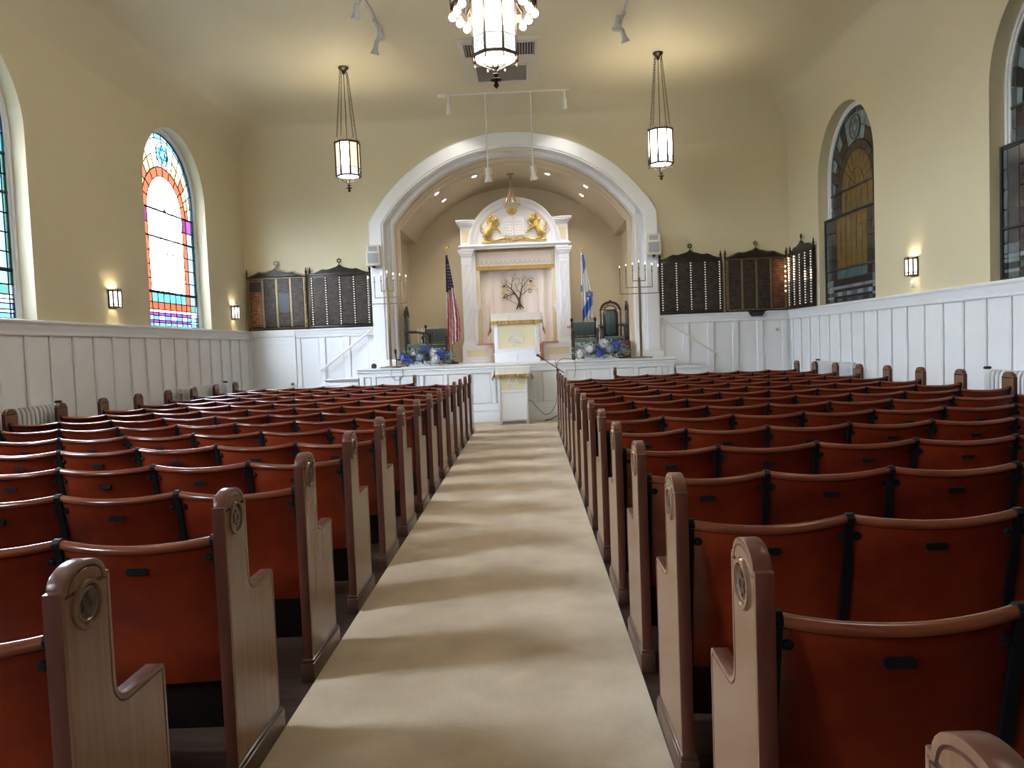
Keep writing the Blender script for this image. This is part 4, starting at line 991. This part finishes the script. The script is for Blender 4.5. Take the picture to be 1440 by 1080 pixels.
for k in range(16):
    c = AX - .80 + 1.6 * k / 15; sc.tube([(c + .045 * math.cos(q), 16.748, 3.345 + .045 * math.sin(q)) for q in [PI * 1.0 + PI * i / 8 for i in range(9)]], .004, 4)
    sc.tube([(c - .045, 16.748, 3.345), (c - .05, 16.748, 3.385)], .003, 4)
sc.build('scallop_stitching', EMBS, val, world=True)
MB().tube([(AX - .92, 16.80, 3.59), (AX + .92, 16.80, 3.59)], .012, 8).build('curtain_rod', BRASS, val, world=True)
# eternal light
t = thing('eternal_lamp', 'hanging gilt lamp with pink glass rods in front of the ark pediment', 'hanging lamp', (-.12, 16.1, 4.26))
zt = 5.125 - 4.26
MB().lathe([(.0, 0), (.085, -.004), (.08, -.02), (.03, -.035), (.02, -.09), (.008, -.1), (.008, -.16)], (0, 0, zt), 16).build('canopy', BRASS, t)
for k in range(3):
    a = PI / 2 + .5 + k * 2 * PI / 3; chain(MB(), (.015 * math.cos(a), .015 * math.sin(a), zt - .15), (.19 * math.cos(a), .19 * math.sin(a), .24), .03, .008, .0025).build('chain', GOLD, t, smooth=60)
MB().tube([(.19 * math.cos(q), .19 * math.sin(q), .22) for q in [2 * PI * i / 24 for i in range(24)]], .012, 6, closed=True).tube([(.15 * math.cos(q), .15 * math.sin(q), .17) for q in [2 * PI * i / 24 for i in range(24)]], .008, 6, closed=True).build('ring', GOLD, t)
for k in range(10):
    a = k * PI / 5; MB().tube([(.035 * math.cos(a), .035 * math.sin(a), .52 - .05 * (k % 2)), (.08 * math.cos(a), .08 * math.sin(a), .36), (.13 * math.cos(a), .13 * math.sin(a), .22)], [.008, .014, .011], 6).build('glass_rod', CRYST if k % 2 else CLEARG, t)
MB().lathe([(.0, .0), (.06, .01), (.09, .05), (.11, .12), (.10, .125)], (0, 0, .10), 16).build('frosted_bowl', FROST, t)
mb = MB().lathe([(.0, .0), (.03, .005), (.07, .035), (.105, .08), (.115, .125), (.10, .135)], (0, 0, -.02), 16)
for k in range(10):
    a = k * PI / 5; mb.ball((.10 * math.cos(a), .10 * math.sin(a), .085), .022, 6, 4); mb.ball((.075 * math.cos(a + .3), .075 * math.sin(a + .3), .03), .018, 6, 4)
mb.build('gilt_bowl', GOLD, t)

# ------------------------------------------------------------------ draped desk cloth helper
def drape(t, x0, x1, y0, y1, z, front, side, back, fringe, seed=0, world=True):
    rg = random.Random(seed); A1 = rg.uniform(0, 6)
    wob = lambda s_: .006 * math.sin(s_ * 31 + A1) + .004 * math.sin(s_ * 53)
    mb = MB().box(x0, x1, y0, y1, z - .006, z + .006)
    mb.sheet(lambda u, v: (x0 + (x1 - x0) * u, y0 - .008 - .012 * v + wob(u) * v, z + .004 - front * v), 36, 4, .004, (0, 1, 0))
    mb.sheet(lambda u, v: (x0 + (x1 - x0) * u, y1 + .008 + .012 * v, z + .004 - back * v), 12, 3, .004, (0, -1, 0))
    for s, xx in ((-1, x0), (1, x1)):
        # the sides hang in a deeper point towards the front corner
        mb.sheet(lambda u, v: (xx + s * (.006 + .05 * v * (1 - u * .5) + abs(wob(u + 2)) * v), y0 - .01 + (y1 - y0 + .02) * u, z + .004 - side * v * (1 + .35 * (1 - u) ** 2)), 14, 4, .004, (-s, 0, 0))
    c = mb.build('cloth', SATIN, t, world=world, smooth=55)
    f = MB()
    f.sheet(lambda u, v: (x0 - .004 + (x1 - x0 + .008) * u, y0 - .026 + wob(u) + .006 * math.sin(u * 90), z - front + .02 - fringe * v), 90, 2, .012, (0, 1, 0))
    for s, xx in ((-1, x0), (1, x1)):
        f.sheet(lambda u, v: (xx + s * (.056 * (1 - u * .5) + .012 + .005 * math.sin(u * 60)), y0 - .014 + (y1 - y0 + .02) * u, z + .02 - side * (1 + .35 * (1 - u) ** 2) - fringe * v), 40, 2, .012, (-s, 0, 0))
    f.build('gold_fringe', GOLDF, t, world=world)
    return t
# reading table on the stage
t = thing('reading_table', 'white reading desk with cream front panel and star emblem on the stage', 'reading desk', (AX - .005, 15.6, STZ))
x0, x1, y0, y1 = -.575, .365, 15.35, 15.85
MB().box(x0, x1, y0, y1, STZ, STZ + .16).box(x0 + .005, x1 - .005, y0 + .01, y1, STZ + .18, 2.10).box(x0 - .015, x1 + .015, y0 - .015, y1, STZ + .16, STZ + .19).build('desk_body', ARKW, t, world=True, bevel=.005)
fp = MB().box(x0 + .085, x1 - .085, y0 - .002, y0 + .012, STZ + .29, 1.93).build('front_panel', CREAM, t, world=True, smooth=0)
MB().box(x0 + .06, x0 + .09, y0 - .012, y0 + .012, STZ + .26, 1.96).box(x1 - .09, x1 - .06, y0 - .012, y0 + .012, STZ + .26, 1.96).box(x0 + .06, x1 - .06, y0 - .012, y0 + .012, STZ + .26, STZ + .29).box(x0 + .06, x1 - .06, y0 - .012, y0 + .012, 1.93, 1.96).build('panel_frame', ARKW, t, world=True, bevel=.004)
ec = (-.115, y0 - .008, 1.585); mb = MB()
for k in range(4):
    a = k * PI / 2; mb.tube([(ec[0] + .08 * math.cos(a) + .078 * math.cos(a + q), ec[1], ec[2] + .08 * math.sin(a) + .078 * math.sin(a + q)) for q in [-1.62 + 3.24 * i / 14 for i in range(15)]], .011, 6)
star_mesh(mb, ec, .085, .013, .012); mb.build('quatrefoil_emblem', ARKW, fp, world=True)
MB().box(-.108, -.102, y0 - .004, y0 + .01, STZ + .01, STZ + .15).build('door_gap', TANW, t, world=True, smooth=0)
c = thing('table_cloth', 'ivory satin cloth with gold fringe draped over the stage reading desk', 'cloth', (AX, 15.6, 2.11))
drape(c, -.625, .415, 15.31, 15.89, 2.128, .17, .30, .15, .075, 1)
# lectern on the floor
t = thing('lectern', 'narrow white lectern with cream star panel standing on the carpet before the stage', 'lectern', (-.18, 13.75, .012))
x0, x1, y0, y1 = -.455, .085, 13.72, 14.12
MB().box(x0, x1, y0 + .02, y1, .085, 1.03).box(x0, x0 + .035, y0, y0 + .04, .06, 1.0).box(x1 - .035, x1, y0, y0 + .04, .06, 1.0).build('lectern_body', WHITE, t, world=True, bevel=.004)
MB().box(x0 + .035, x1 - .035, y0 + .006, y0 + .03, .60, .635).box(x0 + .035, x1 - .035, y0 + .006, y0 + .03, .085, .11).build('cross_rail', WHITE, t, world=True, bevel=.003)
fp = MB().box(x0 + .04, x1 - .04, y0 + .012, y0 + .024, .635, .96).build('front_panel', CREAM, t, world=True, smooth=0)
MB().box(x0 + .04, x1 - .04, y0 + .014, y0 + .026, .11, .60).build('lower_panel', WHITE, t, world=True, smooth=0)
star_mesh(MB(), (-.185, y0 + .008, .822), .12, .02, .012).build('star', ARKW, fp, world=True, smooth=0)
for x in (x0 + .02, x1 - .02):
    for y in (y0 + .03, y1 - .03): MB().box(x - .028, x + .028, y - .035, y + .035, .012, .07).build('foot', WHITE, t, world=True, bevel=.008)
c = thing('lectern_cloth', 'ivory cloth with gold fringe on top of the floor lectern', 'cloth', (-.18, 13.9, 1.035))
drape(c, -.50, .13, 13.68, 14.16, 1.055, .135, .14, .12, .055, 4)
# boom microphone stand beside the lectern
t = thing('microphone_stand', 'black boom microphone stand beside the floor lectern', 'microphone stand', (.66, 14.02, .012))
MB().tube([(0, 0, .1), (0, 0, .93)], .011, 8).build('pole', BLACKP, t); MB().lathe([(.02, -.03), (.026, 0), (.02, .03)], (0, 0, .95), 10).build('clutch', BLACKP, t)
for k in range(3):
    a = PI * .95 + k * 2 * PI / 3; MB().tube([(0, 0, .12), (.15 * math.cos(a), .15 * math.sin(a), .04), (.27 * math.cos(a), .27 * math.sin(a), .012)], [.01, .01, .013], 6).build('leg', BLACKP, t)
MB().tube([(.12, 0, .905), (-.33, 0, 1.225)], .008, 8).build('boom', BLACKP, t)
MB().tube([(-.28, 0, 1.19), (-.34, 0, 1.232), (-.37, 0, 1.253), (-.385, 0, 1.263)], [.012, .015, .025, .018], 10).build('microphone', BLACKP, t)
tag(MB().tube([(.62, 14.0, 1.16), (.67, 14.0, .93), (.655, 13.99, .6), (.60, 13.98, .32), (.5, 13.97, .17), (.40, 13.97, .14), (.28, 13.98, .24), (.16, 14.0, .40), (.08, 14.02, .44)], .006, 6).build('microphone_cable', BLACKP), 'thin black cable drooping from the boom stand to the lectern', 'cable')
tag(MB().tube([(.64, 14.05, 1.0), (.68, 14.15, 1.14), (.78, 14.2, 1.18), (.92, 14.22, 1.17), (1.0, 14.23, 1.14), (1.01, 14.235, .95), (.98, 14.24, .8)], .005, 6).build('stage_cable', BLACKP), 'thin black cable hanging over the stage ledge at the right', 'cable')
t = thing('desk_microphone', 'short black microphone stand on the stage ledge at the left', 'microphone', (-2.43, 14.36, STZ))
MB().lathe([(.0, .0), (.075, .002), (.075, .012), (.02, .018), (.009, .03), (.009, .2), (.0, .2)], n=16).build('stand', BLACKP, t)
MB().tube([(0, 0, .18), (-.01, 0, .26), (-.012, 0, .30), (-.015, 0, .36)], [.012, .014, .026, .02], 10).build('microphone', BLACKP, t)
tag(MB().tube([(-2.44, 14.4, 1.14), (-2.5, 14.26, 1.13), (-2.53, 14.235, 1.0), (-2.46, 14.235, .89), (-2.35, 14.235, .88), (-2.29, 14.235, .97), (-2.30, 14.235, 1.1), (-2.27, 14.35, 1.135)], .005, 6).build('cable_loop', BLACKP), 'loop of black cable hanging off the left stage ledge', 'cable')
t = thing('floor_light', 'small black round stage lamp at the left end of the ledge', 'stage lamp', (-2.88, 14.42, STZ))
MB().lathe([(.0, .0), (.04, .005), (.055, .03), (.05, .06), (.03, .07)], (0, -.05, .05), 14, 'y').build('lamp_housing', BLACKP, t); MB().box(-.05, .03, -.03, .03, 0, .02).build('base', BLACKP, t, bevel=.004)

# ------------------------------------------------------------------ menorahs
def menorah(loc, label):
    t = thing('menorah', label, 'menorah', loc, 'tall brass menorahs on the stage ledge')
    MB().box(-.20, .20, -.10, .10, 0, .025).box(-.10, .10, -.06, .06, .025, .035).build('base', BRASS, t, bevel=.004)
    MB().box(-.022, .022, -.018, .018, .03, 1.56).build('stem', BRASS, t, bevel=.003)
    for k, (w_, zb, zt) in enumerate(((.12, 1.50, 1.72), (.25, 1.375, 1.70), (.37, 1.255, 1.67))):
        MB().bar((-w_, 0, zb), (w_, 0, zb), .014, .016, up=(0, 0, 1)).build('crossbar', BRASS, t, smooth=0)
        for s in (-1, 1): candle(t, s * w_, zb, zt)
    candle(t, 0, 1.56, 1.76)
def candle(t, x, zb, zt):
    a = MB().bar((x, 0, zb - .008), (x, 0, zt - .02), .013, .013).lathe([(.010, -.006), (.02, .0), (.02, .006), (.011, .012)], (x, 0, zt - .02), 10).build('arm', BRASS, t, smooth=30)
    MB().tube([(x, 0, zt - .015), (x, 0, zt + .095)], .009, 8).build('candle_tube', BRASS, a)
    MB().lathe([(.005, 0), (.010, .012), (.006, .03), (0, .042)], (x, 0, zt + .093), 8).build('candle_bulb', FLAME, a)
menorah((-2.575, 14.55, STZ), 'tall square-armed brass menorah at the left foot of the arch')
menorah((2.315, 14.55, STZ), 'tall square-armed brass menorah at the right foot of the arch')

# ------------------------------------------------------------------ flags
def flag(loc, label, kind):
    t = thing('flag', label, 'flag', loc, 'draped flags beside the ark')
    MB().lathe([(.0, .0), (.13, .004), (.13, .03), (.10, .05), (.04, .06), (.03, .09), (.014, .1)], n=18).build('stand', BRONZE, t)
    MB().tube([(0, 0, .06), (-.03, 0, 2.36)], .014, 8).build('pole', POLEW, t)
    top = Vector((-.03, 0, 2.36))
    f = MB().lathe([(.012, -.04), (.02, -.02), (.01, .0), (.022, .03), (.008, .06), (0, .065)], tuple(top), 10)
    if kind == 'us':
        for s in (-1, 1): f.tube([top + Vector((0, 0, .06)), top + Vector((s * .05, 0, .10)), top + Vector((s * .09, 0, .18)), top + Vector((s * .055, 0, .17))], [.016, .013, .006, .004], 6)
        f.ball(top + Vector((0, -.01, .10)), .02, 8, 5)
    else: star_mesh(f, top + Vector((0, 0, .11)), .05, .012, .01)
    f.build('finial', GOLD, t)
    nu, nv = 34, 46
    L = 1.98 if kind == 'us' else 1.55
    def fn(u, v):
        # v: 0 top .. 1 bottom ; cloth gathers at the top and opens downwards
        w_ = .03 + .25 * min(1, v * 1.35) ** .8 if kind == 'us' else .04 + .19 * min(1, v * 1.5) ** .8
        x = -.045 + w_ * (u * 1.0 - .18) + .02 * v
        y = -.03 - .045 * math.sin(u * 19 + v * 2.2) * min(1, .25 + v) - .02
        z = 2.30 - L * v * (1 - .10 * u * v) - .10 * u * (1 - v) * v
        return (x, y, z)
    mb = MB(); o = 0; P = [[fn(i / nu, j / nv) for i in range(nu + 1)] for j in range(nv + 1)]
    for row in P: mb.v += row
    W = nu + 1
    def colour(u, v):
        if kind == 'us':
            if v < .40 - .06 * u: return 2
            if v > .975: return 3
            return int((u * 9.0 + v * 2.4)) % 2
        s = v + .20 * u
        d = math.hypot((u - .75) * .24, (v - .55) * 1.4)
        if (.10 < s < .36 and u > .35) or (.80 < s < .98): return 1
        return 0
    for j in range(nv):
        for i in range(nu):
            mb.cm = colour((i + .5) / nu, (j + .5) / nv); mb.face((j * W + i, j * W + i + 1, (j + 1) * W + i + 1, (j + 1) * W + i))
    cl = mb.build('flag_cloth', [FRED, FWHITE, FNAVY, GOLDF] if kind == 'us' else [FWHITE, FBLUE], t, smooth=70, fix=False)
    m = cl.modifiers.new('thickness', 'SOLIDIFY'); m.thickness = .004
    sm = MB()
    if kind == 'us':
        for j in range(8):
            for i in range(5):
                u, v = .14 + .18 * i + .09 * (j % 2), .10 + .034 * j
                if u > .95: continue
                p = Vector(fn(u, v)) + Vector((0, -.012, 0)); pts = []
                for q in range(10):
                    r = .011 if q % 2 == 0 else .0045; pts.append((p.x + r * math.sin(q * PI / 5), p.z + r * math.cos(q * PI / 5)))
                sm.prism(pts, p.y, p.y + .003, 'y')
        stuff(sm.build('stars', FWHITE, cl, smooth=0))
    else:
        p = Vector(fn(.72, .60)) + Vector((.015, -.05, 0)); star_mesh(sm, p, .085, .02, .006); sm.build('star', FBLUE, cl, smooth=0)
        p = Vector(fn(.06, .50)) + Vector((-.01, -.03, 0)); MB().box(p.x - .02, p.x + .015, p.y, p.y + .004, p.z - .07, p.z + .07).build('folded_stripe', FBLUE, cl, smooth=0)
flag((-1.50, 15.9, STZ), 'draped red white and blue striped flag with stars left of the ark', 'us')
flag((1.40, 16.45, STZ), 'draped white flag with blue stripes and star right of the ark', 'il')

# ------------------------------------------------------------------ stage chairs
def low_chair(loc, label, rz=0.0):
    t = thing('stage_armchair', label, 'armchair', loc, 'carved chairs on the stage', rz)
    for sx in (-1, 1):
        MB().lathe([(.02, 0), (.028, .05), (.02, .1), (.026, .2), (.022, .4), (.026, .45), (.018, .7), (.024, .76), (.015, .79), (.03, .82), (.034, .85), (.02, .88), (0, .885)], (sx * .25, .22, 0), 10).build('rear_post', DARKW, t)
        MB().lathe([(.022, 0), (.03, .06), (.018, .12), (.03, .22), (.02, .36), (.028, .42), (.02, .5), (.026, .60), (0, .61)], (sx * .25, -.22, 0), 10).build('front_leg', DARKW, t)
        MB().tube([(sx * .25, .22, .62), (sx * .27, .0, .64), (sx * .27, -.2, .61), (sx * .26, -.26, .58)], [.02, .022, .024, .03], 8).build('arm', DARKW, t)
    MB().box(-.24, .24, .195, .245, .50, .79).build('backrest', GREEN, t, bevel=.02, seg=3)
    MB().box(-.25, .25, -.24, .22, .36, .44).build('seat', GREEN, t, bevel=.03, seg=3)
    MB().bar((-.25, .22, .47), (.25, .22, .47), .03).bar((-.25, -.22, .15), (.25, -.22, .15), .025).bar((-.25, .22, .15), (.25, .22, .15), .025).build('stretcher', DARKW, t)
    for k in range(5): MB().lathe([(.008, 0), (.013, .02), (.008, .05)], (-.18 + .09 * k, .22, .45), 6).build('spindle', DARKW, t)
low_chair((1.325, 15.85, STZ), 'low chair with green ribbed back and ball finials right of the ark')
low_chair((-1.90, 16.42, STZ), 'low chair with green ribbed back and ball finials left of the ark')
def throne(loc, label, rz, seatm):
    t = thing('carved_throne', label, 'throne chair', loc, 'carved chairs on the stage', rz)
    for sx in (-1, 1):
        MB().lathe([(.024, 0), (.03, .1), (.022, .3), (.03, .42), (.02, .5), (.026, .7), (.018, .8), (.022, .93), (.014, 1.0), (.03, 1.04), (0, 1.06)], (sx * .21, .2, 0), 10).build('rear_post', DARKW, t)
        MB().lathe([(.024, 0), (.032, .08), (.02, .14), (.032, .24), (.022, .36), (.03, .44), (.02, .52), (.026, .66), (0, .67)], (sx * .23, -.24, 0), 10).build('front_leg', DARKW, t)
        MB().tube([(sx * .21, .2, .70), (sx * .24, .0, .70), (sx * .25, -.18, .66), (sx * .25, -.30, .69), (sx * .25, -.33, .65)], [.02, .022, .024, .026, .02], 8).ball((sx * .25, -.30, .67), .035, 8, 6).build('arm', DARKW, t)
    MB().prism([(-.16, .46), (.16, .46), (.165, .95), (.13, 1.04), (-.13, 1.04), (-.165, .95)], .185, .225, 'y').build('back_frame', DARKW, t, bevel=.006)
    MB().prism([(-.10, .54), (-.06, .49), (.06, .49), (.10, .54), (.105, .92), (.07, 1.0), (-.07, 1.0), (-.105, .92)], .165, .2, 'y').build('backrest', GREEN, t, bevel=.012)
    cr_ = MB(); 
    cr_.tube([(.2 * math.cos(q), .2, 1.03 + .16 * math.sin(q)) for q in [PI * i / 16 for i in range(17)]], .024, 8)
    for k in range(9):
        q = PI * (k + .5) / 9; cr_.tube([(.13 * math.cos(q), .19, 1.03 + .10 * math.sin(q)), (.17 * math.cos(q + .12), .185, 1.03 + .135 * math.sin(q + .12)), (.2 * math.cos(q), .19, 1.03 + .16 * math.sin(q))], .011, 6); cr_.ball((.205 * math.cos(q), .19, 1.035 + .165 * math.sin(q)), .02, 6, 4)
    cr_.tube([(.115 * math.cos(q), .2, 1.03 + .085 * math.sin(q)) for q in [PI * i / 12 for i in range(13)]], .012, 6); cr_.ball((0, .19, 1.21), .03, 8, 6)
    cr_.build('carved_crest', DARKW, t)
    MB().box(-.22, .22, -.25, .2, .38, .46).build('seat', seatm, t, bevel=.03, seg=3)
    MB().box(-.22, .22, -.26, -.22, .30, .39).bar((-.21, .2, .16), (.21, .2, .16), .03).bar((-.23, -.24, .16), (.23, -.24, .16), .03).build('apron', DARKW, t, bevel=.005)
throne((1.905, 15.85, STZ), 'tall dark carved throne with green back panel facing the hall, right side', 0, GREEN)
throne((-2.17, 15.42, STZ), 'tall carved throne turned sideways beside the left menorah', PI / 2, GREEN)
throne((2.13, 16.6, STZ), 'tall carved throne with maroon seat half hidden by the right arch jamb', -PI / 2, MAROON)
t = thing('maroon_stool', 'maroon upholstered box stool beside the right flower arrangement', 'stool', (2.085, 15.28, STZ))
MB().box(-.11, .11, -.15, .15, .03, .36).build('stool_body', MAROON, t, bevel=.02, seg=3); MB().box(-.12, .12, -.16, .16, .0, .04).build('stool_base', DARKW, t, bevel=.004)
# ------------------------------------------------------------------ radiators
def radiator(loc, n, label, rz, h=.98, valve_end=1, dp=.12, pitch=.072, group='cast iron radiators', lift=0):
    t = thing('radiator', label, 'radiator', loc, group, rz)
    m = MB()
    for dy in (-.04, .04): m.tube([(0, dy, .08), (0, dy, h - .06), (0, dy * .6, h - .02), (0, 0, h)], [.0185, .0185, .016, .012], 8)
    m.tube([(0, -.045, .1), (0, .045, .1)], .02, 8).tube([(0, -.045, h - .07), (0, .045, h - .07)], .02, 8)
    sm = m.mesh('section', RADW, smooth=60)
    for k in range(n): link('section', sm, t, ((k - (n - 1) / 2) * pitch, 0, 0))
    L = (n - 1) / 2 * pitch
    MB().tube([(-L, 0, .1), (L, 0, .1)], .022, 8).tube([(-L, 0, h - .07), (L, 0, h - .07)], .022, 8).build('connecting_tube', RADW, t)
    f = MB()
    for s in (-1, 1):
        for dy in (-.04, .04): f.tube([(s * L, dy, 0), (s * L, dy, .1)], [.025, .018], 6)
    f.build('feet', RADW, t)
    if valve_end:
        x = valve_end * (L + .09)
        MB().tube([(valve_end * L, 0, .1), (x, 0, .1), (x, 0, h - .03)], .014, 8).build('valve_pipe', RADW, t)
        MB().lathe([(.0, -.012), (.035, -.01), (.042, .005), (.03, .018), (0, .02)], (x, 0, h + .02), 12).build('valve_knob', BLACKP, t)
    return t
radiator((XL + .13, 7.75, 0), 22, 'white cast iron radiator on the left wall under the nearer window', PI / 2, valve_end=1)
radiator((XL + .13, 12.5, 0), 24, 'white cast iron radiator on the left wall under the window by the stage', PI / 2, valve_end=1)
radiator((XR - .13, 12.52, 0), 20, 'white cast iron radiator on the right wall under the window by the stage', -PI / 2, valve_end=-1)
radiator((XR - .13, 7.5, 0), 24, 'white cast iron radiator on the right wall under the nearer window', -PI / 2, valve_end=-1)
radiator((-2.15, 16.95, STZ), 7, 'small white radiator in the alcove behind the left chairs', 0, .82, 0)
radiator((1.76, 16.95, STZ), 7, 'small white radiator in the alcove behind the right chairs', 0, .82, 0)
# ------------------------------------------------------------------ speakers, rails, thermostat
def speaker(loc, label, tz):
    t = thing('wall_speaker', label, 'speaker', loc, 'cream wall speakers on the arch', tz)
    MB().prism([(-.135, 0), (.135, 0), (.135, .40), (-.135, .40)], -.03, .17, 'y').build('cabinet', SPKR, t, bevel=.012)
    MB().box(-.105, .105, -.042, -.028, .04, .235).build('grille', GRILL, t, bevel=.006)
    MB().prism([(-.11, .25), (.11, .25), (.11, .37), (-.11, .37)], -.034, -.028, 'y').build('horn_mouth', GRILL, t, smooth=0)
    MB().add([(-.11, -.036, .25), (.11, -.036, .25), (.11, -.036, .37), (-.11, -.036, .37), (-.035, -.03, .33), (.035, -.03, .33), (.035, -.03, .36), (-.035, -.03, .36)], [(0, 1, 5, 4), (1, 2, 6, 5), (2, 3, 7, 6), (3, 0, 4, 7)]).build('horn_flare', SPKR, t, smooth=0, fix=False)
    MB().bar((0, .1, -.02), (0, .22, -.02), .03).box(-.03, .03, .05, .11, -.03, 0).build('bracket', BLACKP, t)
speaker((-2.855, 14.68, 3.14), 'cream wall speaker on the left shoulder of the arch above the menorah', .12)
speaker((2.64, 14.68, 3.13), 'cream wall speaker on the right shoulder of the arch beside the memorial board', -.12)
for p, q, nm in (((-4.04, 1.12), (-3.03, 1.86), 'left'), ((3.85, 1.15), (2.80, 1.87), 'right')):
    t = thing('handrail', 'slim white sloping handrail on the wainscot above the %s stage steps' % nm, 'handrail', ((p[0] + q[0]) / 2, 14.87, 1.1), 'handrails by the stage steps')
    MB().tube([(p[0], 14.87, p[1]), (q[0], 14.87, q[1])], .016, 10).ball((p[0], 14.87, p[1]), .022, 8, 6).ball((q[0], 14.87, q[1]), .022, 8, 6).build('rail', WHITEM, t, world=True)
    for f in (.02, .97):
        x, z = p[0] + (q[0] - p[0]) * f, p[1] + (q[1] - p[1]) * f
        MB().tube([(x, 14.87, z - .01), (x, 14.88, z - .05), (x, 14.975, z - .06)], .008, 8).lathe([(.03, -.01), (.03, 0)], (x, 14.977, z - .06), 12, 'y').build('bracket', WHITEM, t, world=True)
t = thing('thermostat', 'small white thermostat on the wainscot in the right corner', 'thermostat', (5.075, 14.975, 1.53))
MB().box(-.06, .06, -.03, 0, 0, .09).build('housing', WHITEM, t, bevel=.006); MB().box(-.025, .03, -.034, -.028, .03, .07).build('display', GRILL, t, smooth=0)

# ------------------------------------------------------------------ flower arrangements
def bloom_mesh(seed, r, m, ruffle):
    rg = random.Random(seed); mb = MB(); n = 90
    for k in range(n):
        z = 1 - 1.55 * (k + .5) / n; a = k * 2.39996; q = math.sqrt(max(0, 1 - z * z)); d = Vector((q * math.cos(a), q * math.sin(a), z)); x, y = frame(d)
        c = d * r * rg.uniform(.82, 1.02); s = r * rg.uniform(.22, .32); tw = rg.uniform(0, 6)
        ex, ey = x * math.cos(tw) + y * math.sin(tw), y * math.cos(tw) - x * math.sin(tw)
        lift = d * s * ruffle
        mb.add([c - lift * .4, c + ex * s * .6 + ey * s * .35, c + ex * s * 1.1 + lift, c + ex * s * .6 - ey * s * .35, c - ex * s * .7 + ey * s * .3 + lift * .6, c - ex * s * .7 - ey * s * .3 + lift * .6], [(0, 1, 2, 3), (0, 4, 5)])
    mb.ball((0, 0, 0), r * .72, 8, 6)
    return mb.mesh('bloom', m, smooth=40, fix=False)
BL = {k: bloom_mesh(i, .085, m, .5) for i, (k, m) in enumerate((('w', PETW), ('b', PETB), ('p', PETP)))}
def arrangement(loc, label, spec, wd):
    t = thing('flower_arrangement', label, 'flower arrangement', loc, 'flower arrangements on the stage ledge')
    MB().box(-wd * .30, wd * .30, -.09, .09, 0, .11).build('planter', POTW, t, bevel=.01)
    rg = random.Random(len(label))
    for x, z, y, k, s in spec:
        o = link('bloom', BL[k], t, (x, y, z)); o.scale = (s, s, s); o.rotation_euler = (rg.uniform(.5, 1.0), rg.uniform(-.3, .3), rg.uniform(0, 6))
    for nm, m, n in (('silver_foliage', LEAF, 800), ('dark_foliage', LEAFD, 420)):
        mb = MB()
        for k in range(n):
            a = rg.uniform(0, 2 * PI); e = rg.uniform(-.75, 1.2); out = rg.uniform(.5, 1.1)
            d = Vector((math.cos(a) * math.cos(e), math.sin(a) * math.cos(e), math.sin(e)))
            c = Vector((d.x * wd * .5 * out, d.y * .17 * out, .17 + d.z * .19 * out))
            c.z = max(c.z, .02)
            d2 = (d + Vector((rg.uniform(-.5, .5), rg.uniform(-.5, .5), rg.uniform(-.3, .5)))).normalized(); x, y = frame(d2)
            tw = rg.uniform(0, 6); w_ = x * math.cos(tw) + y * math.sin(tw); L = rg.uniform(.06, .13); b = rg.uniform(.009, .02); nn = d2.cross(w_)
            p = [c - d2 * L * .5, c + w_ * b, c + d2 * L * .5 - nn * .01, c - w_ * b]
            if min(q.z for q in p) < 0: continue
            mb.add(p, [(0, 1, 2, 3)])
        stuff(mb.build(nm, m, t, smooth=0, fix=False))
    st_ = MB()
    for k in range(14):
        a = rg.uniform(0, PI); st_.tube([(0, 0, .08), (wd * .25 * math.cos(a), rg.uniform(-.06, .06), .15), (wd * .5 * math.cos(a), rg.uniform(-.12, .1), .13 + .26 * math.sin(a))], .004, 4)
    st_.build('stems', LEAFD, t)
arrangement((-1.88, 14.52, STZ), 'blue and white flower arrangement on the stage ledge at the left',
    [(-.42, .20, -.10, 'b', 1.0), (-.29, .13, -.14, 'b', .8), (-.22, .27, -.06, 'w', .8), (-.10, .18, -.15, 'p', .95), (.0, .31, -.06, 'b', 1.1), (.16, .27, -.08, 'w', .95), (.20, .14, -.16, 'w', 1.05), (.31, .24, -.10, 'b', 1.15), (-.05, .28, .08, 'w', .9), (-.33, .26, .05, 'p', .8)], 1.02)
arrangement((1.52, 14.50, STZ), 'blue and white flower arrangement on the stage ledge at the right',
    [(-.40, .13, -.14, 'w', 1.05), (-.22, .22, -.13, 'w', 1.3), (-.02, .14, -.16, 'b', 1.15), (.06, .30, -.06, 'w', 1.2), (.16, .20, -.13, 'p', 1.0), (.30, .26, -.08, 'b', 1.2), (-.33, .28, .02, 'p', .9), (.42, .16, -.06, 'p', .7), (-.08, .29, .08, 'b', .9)], 1.06)
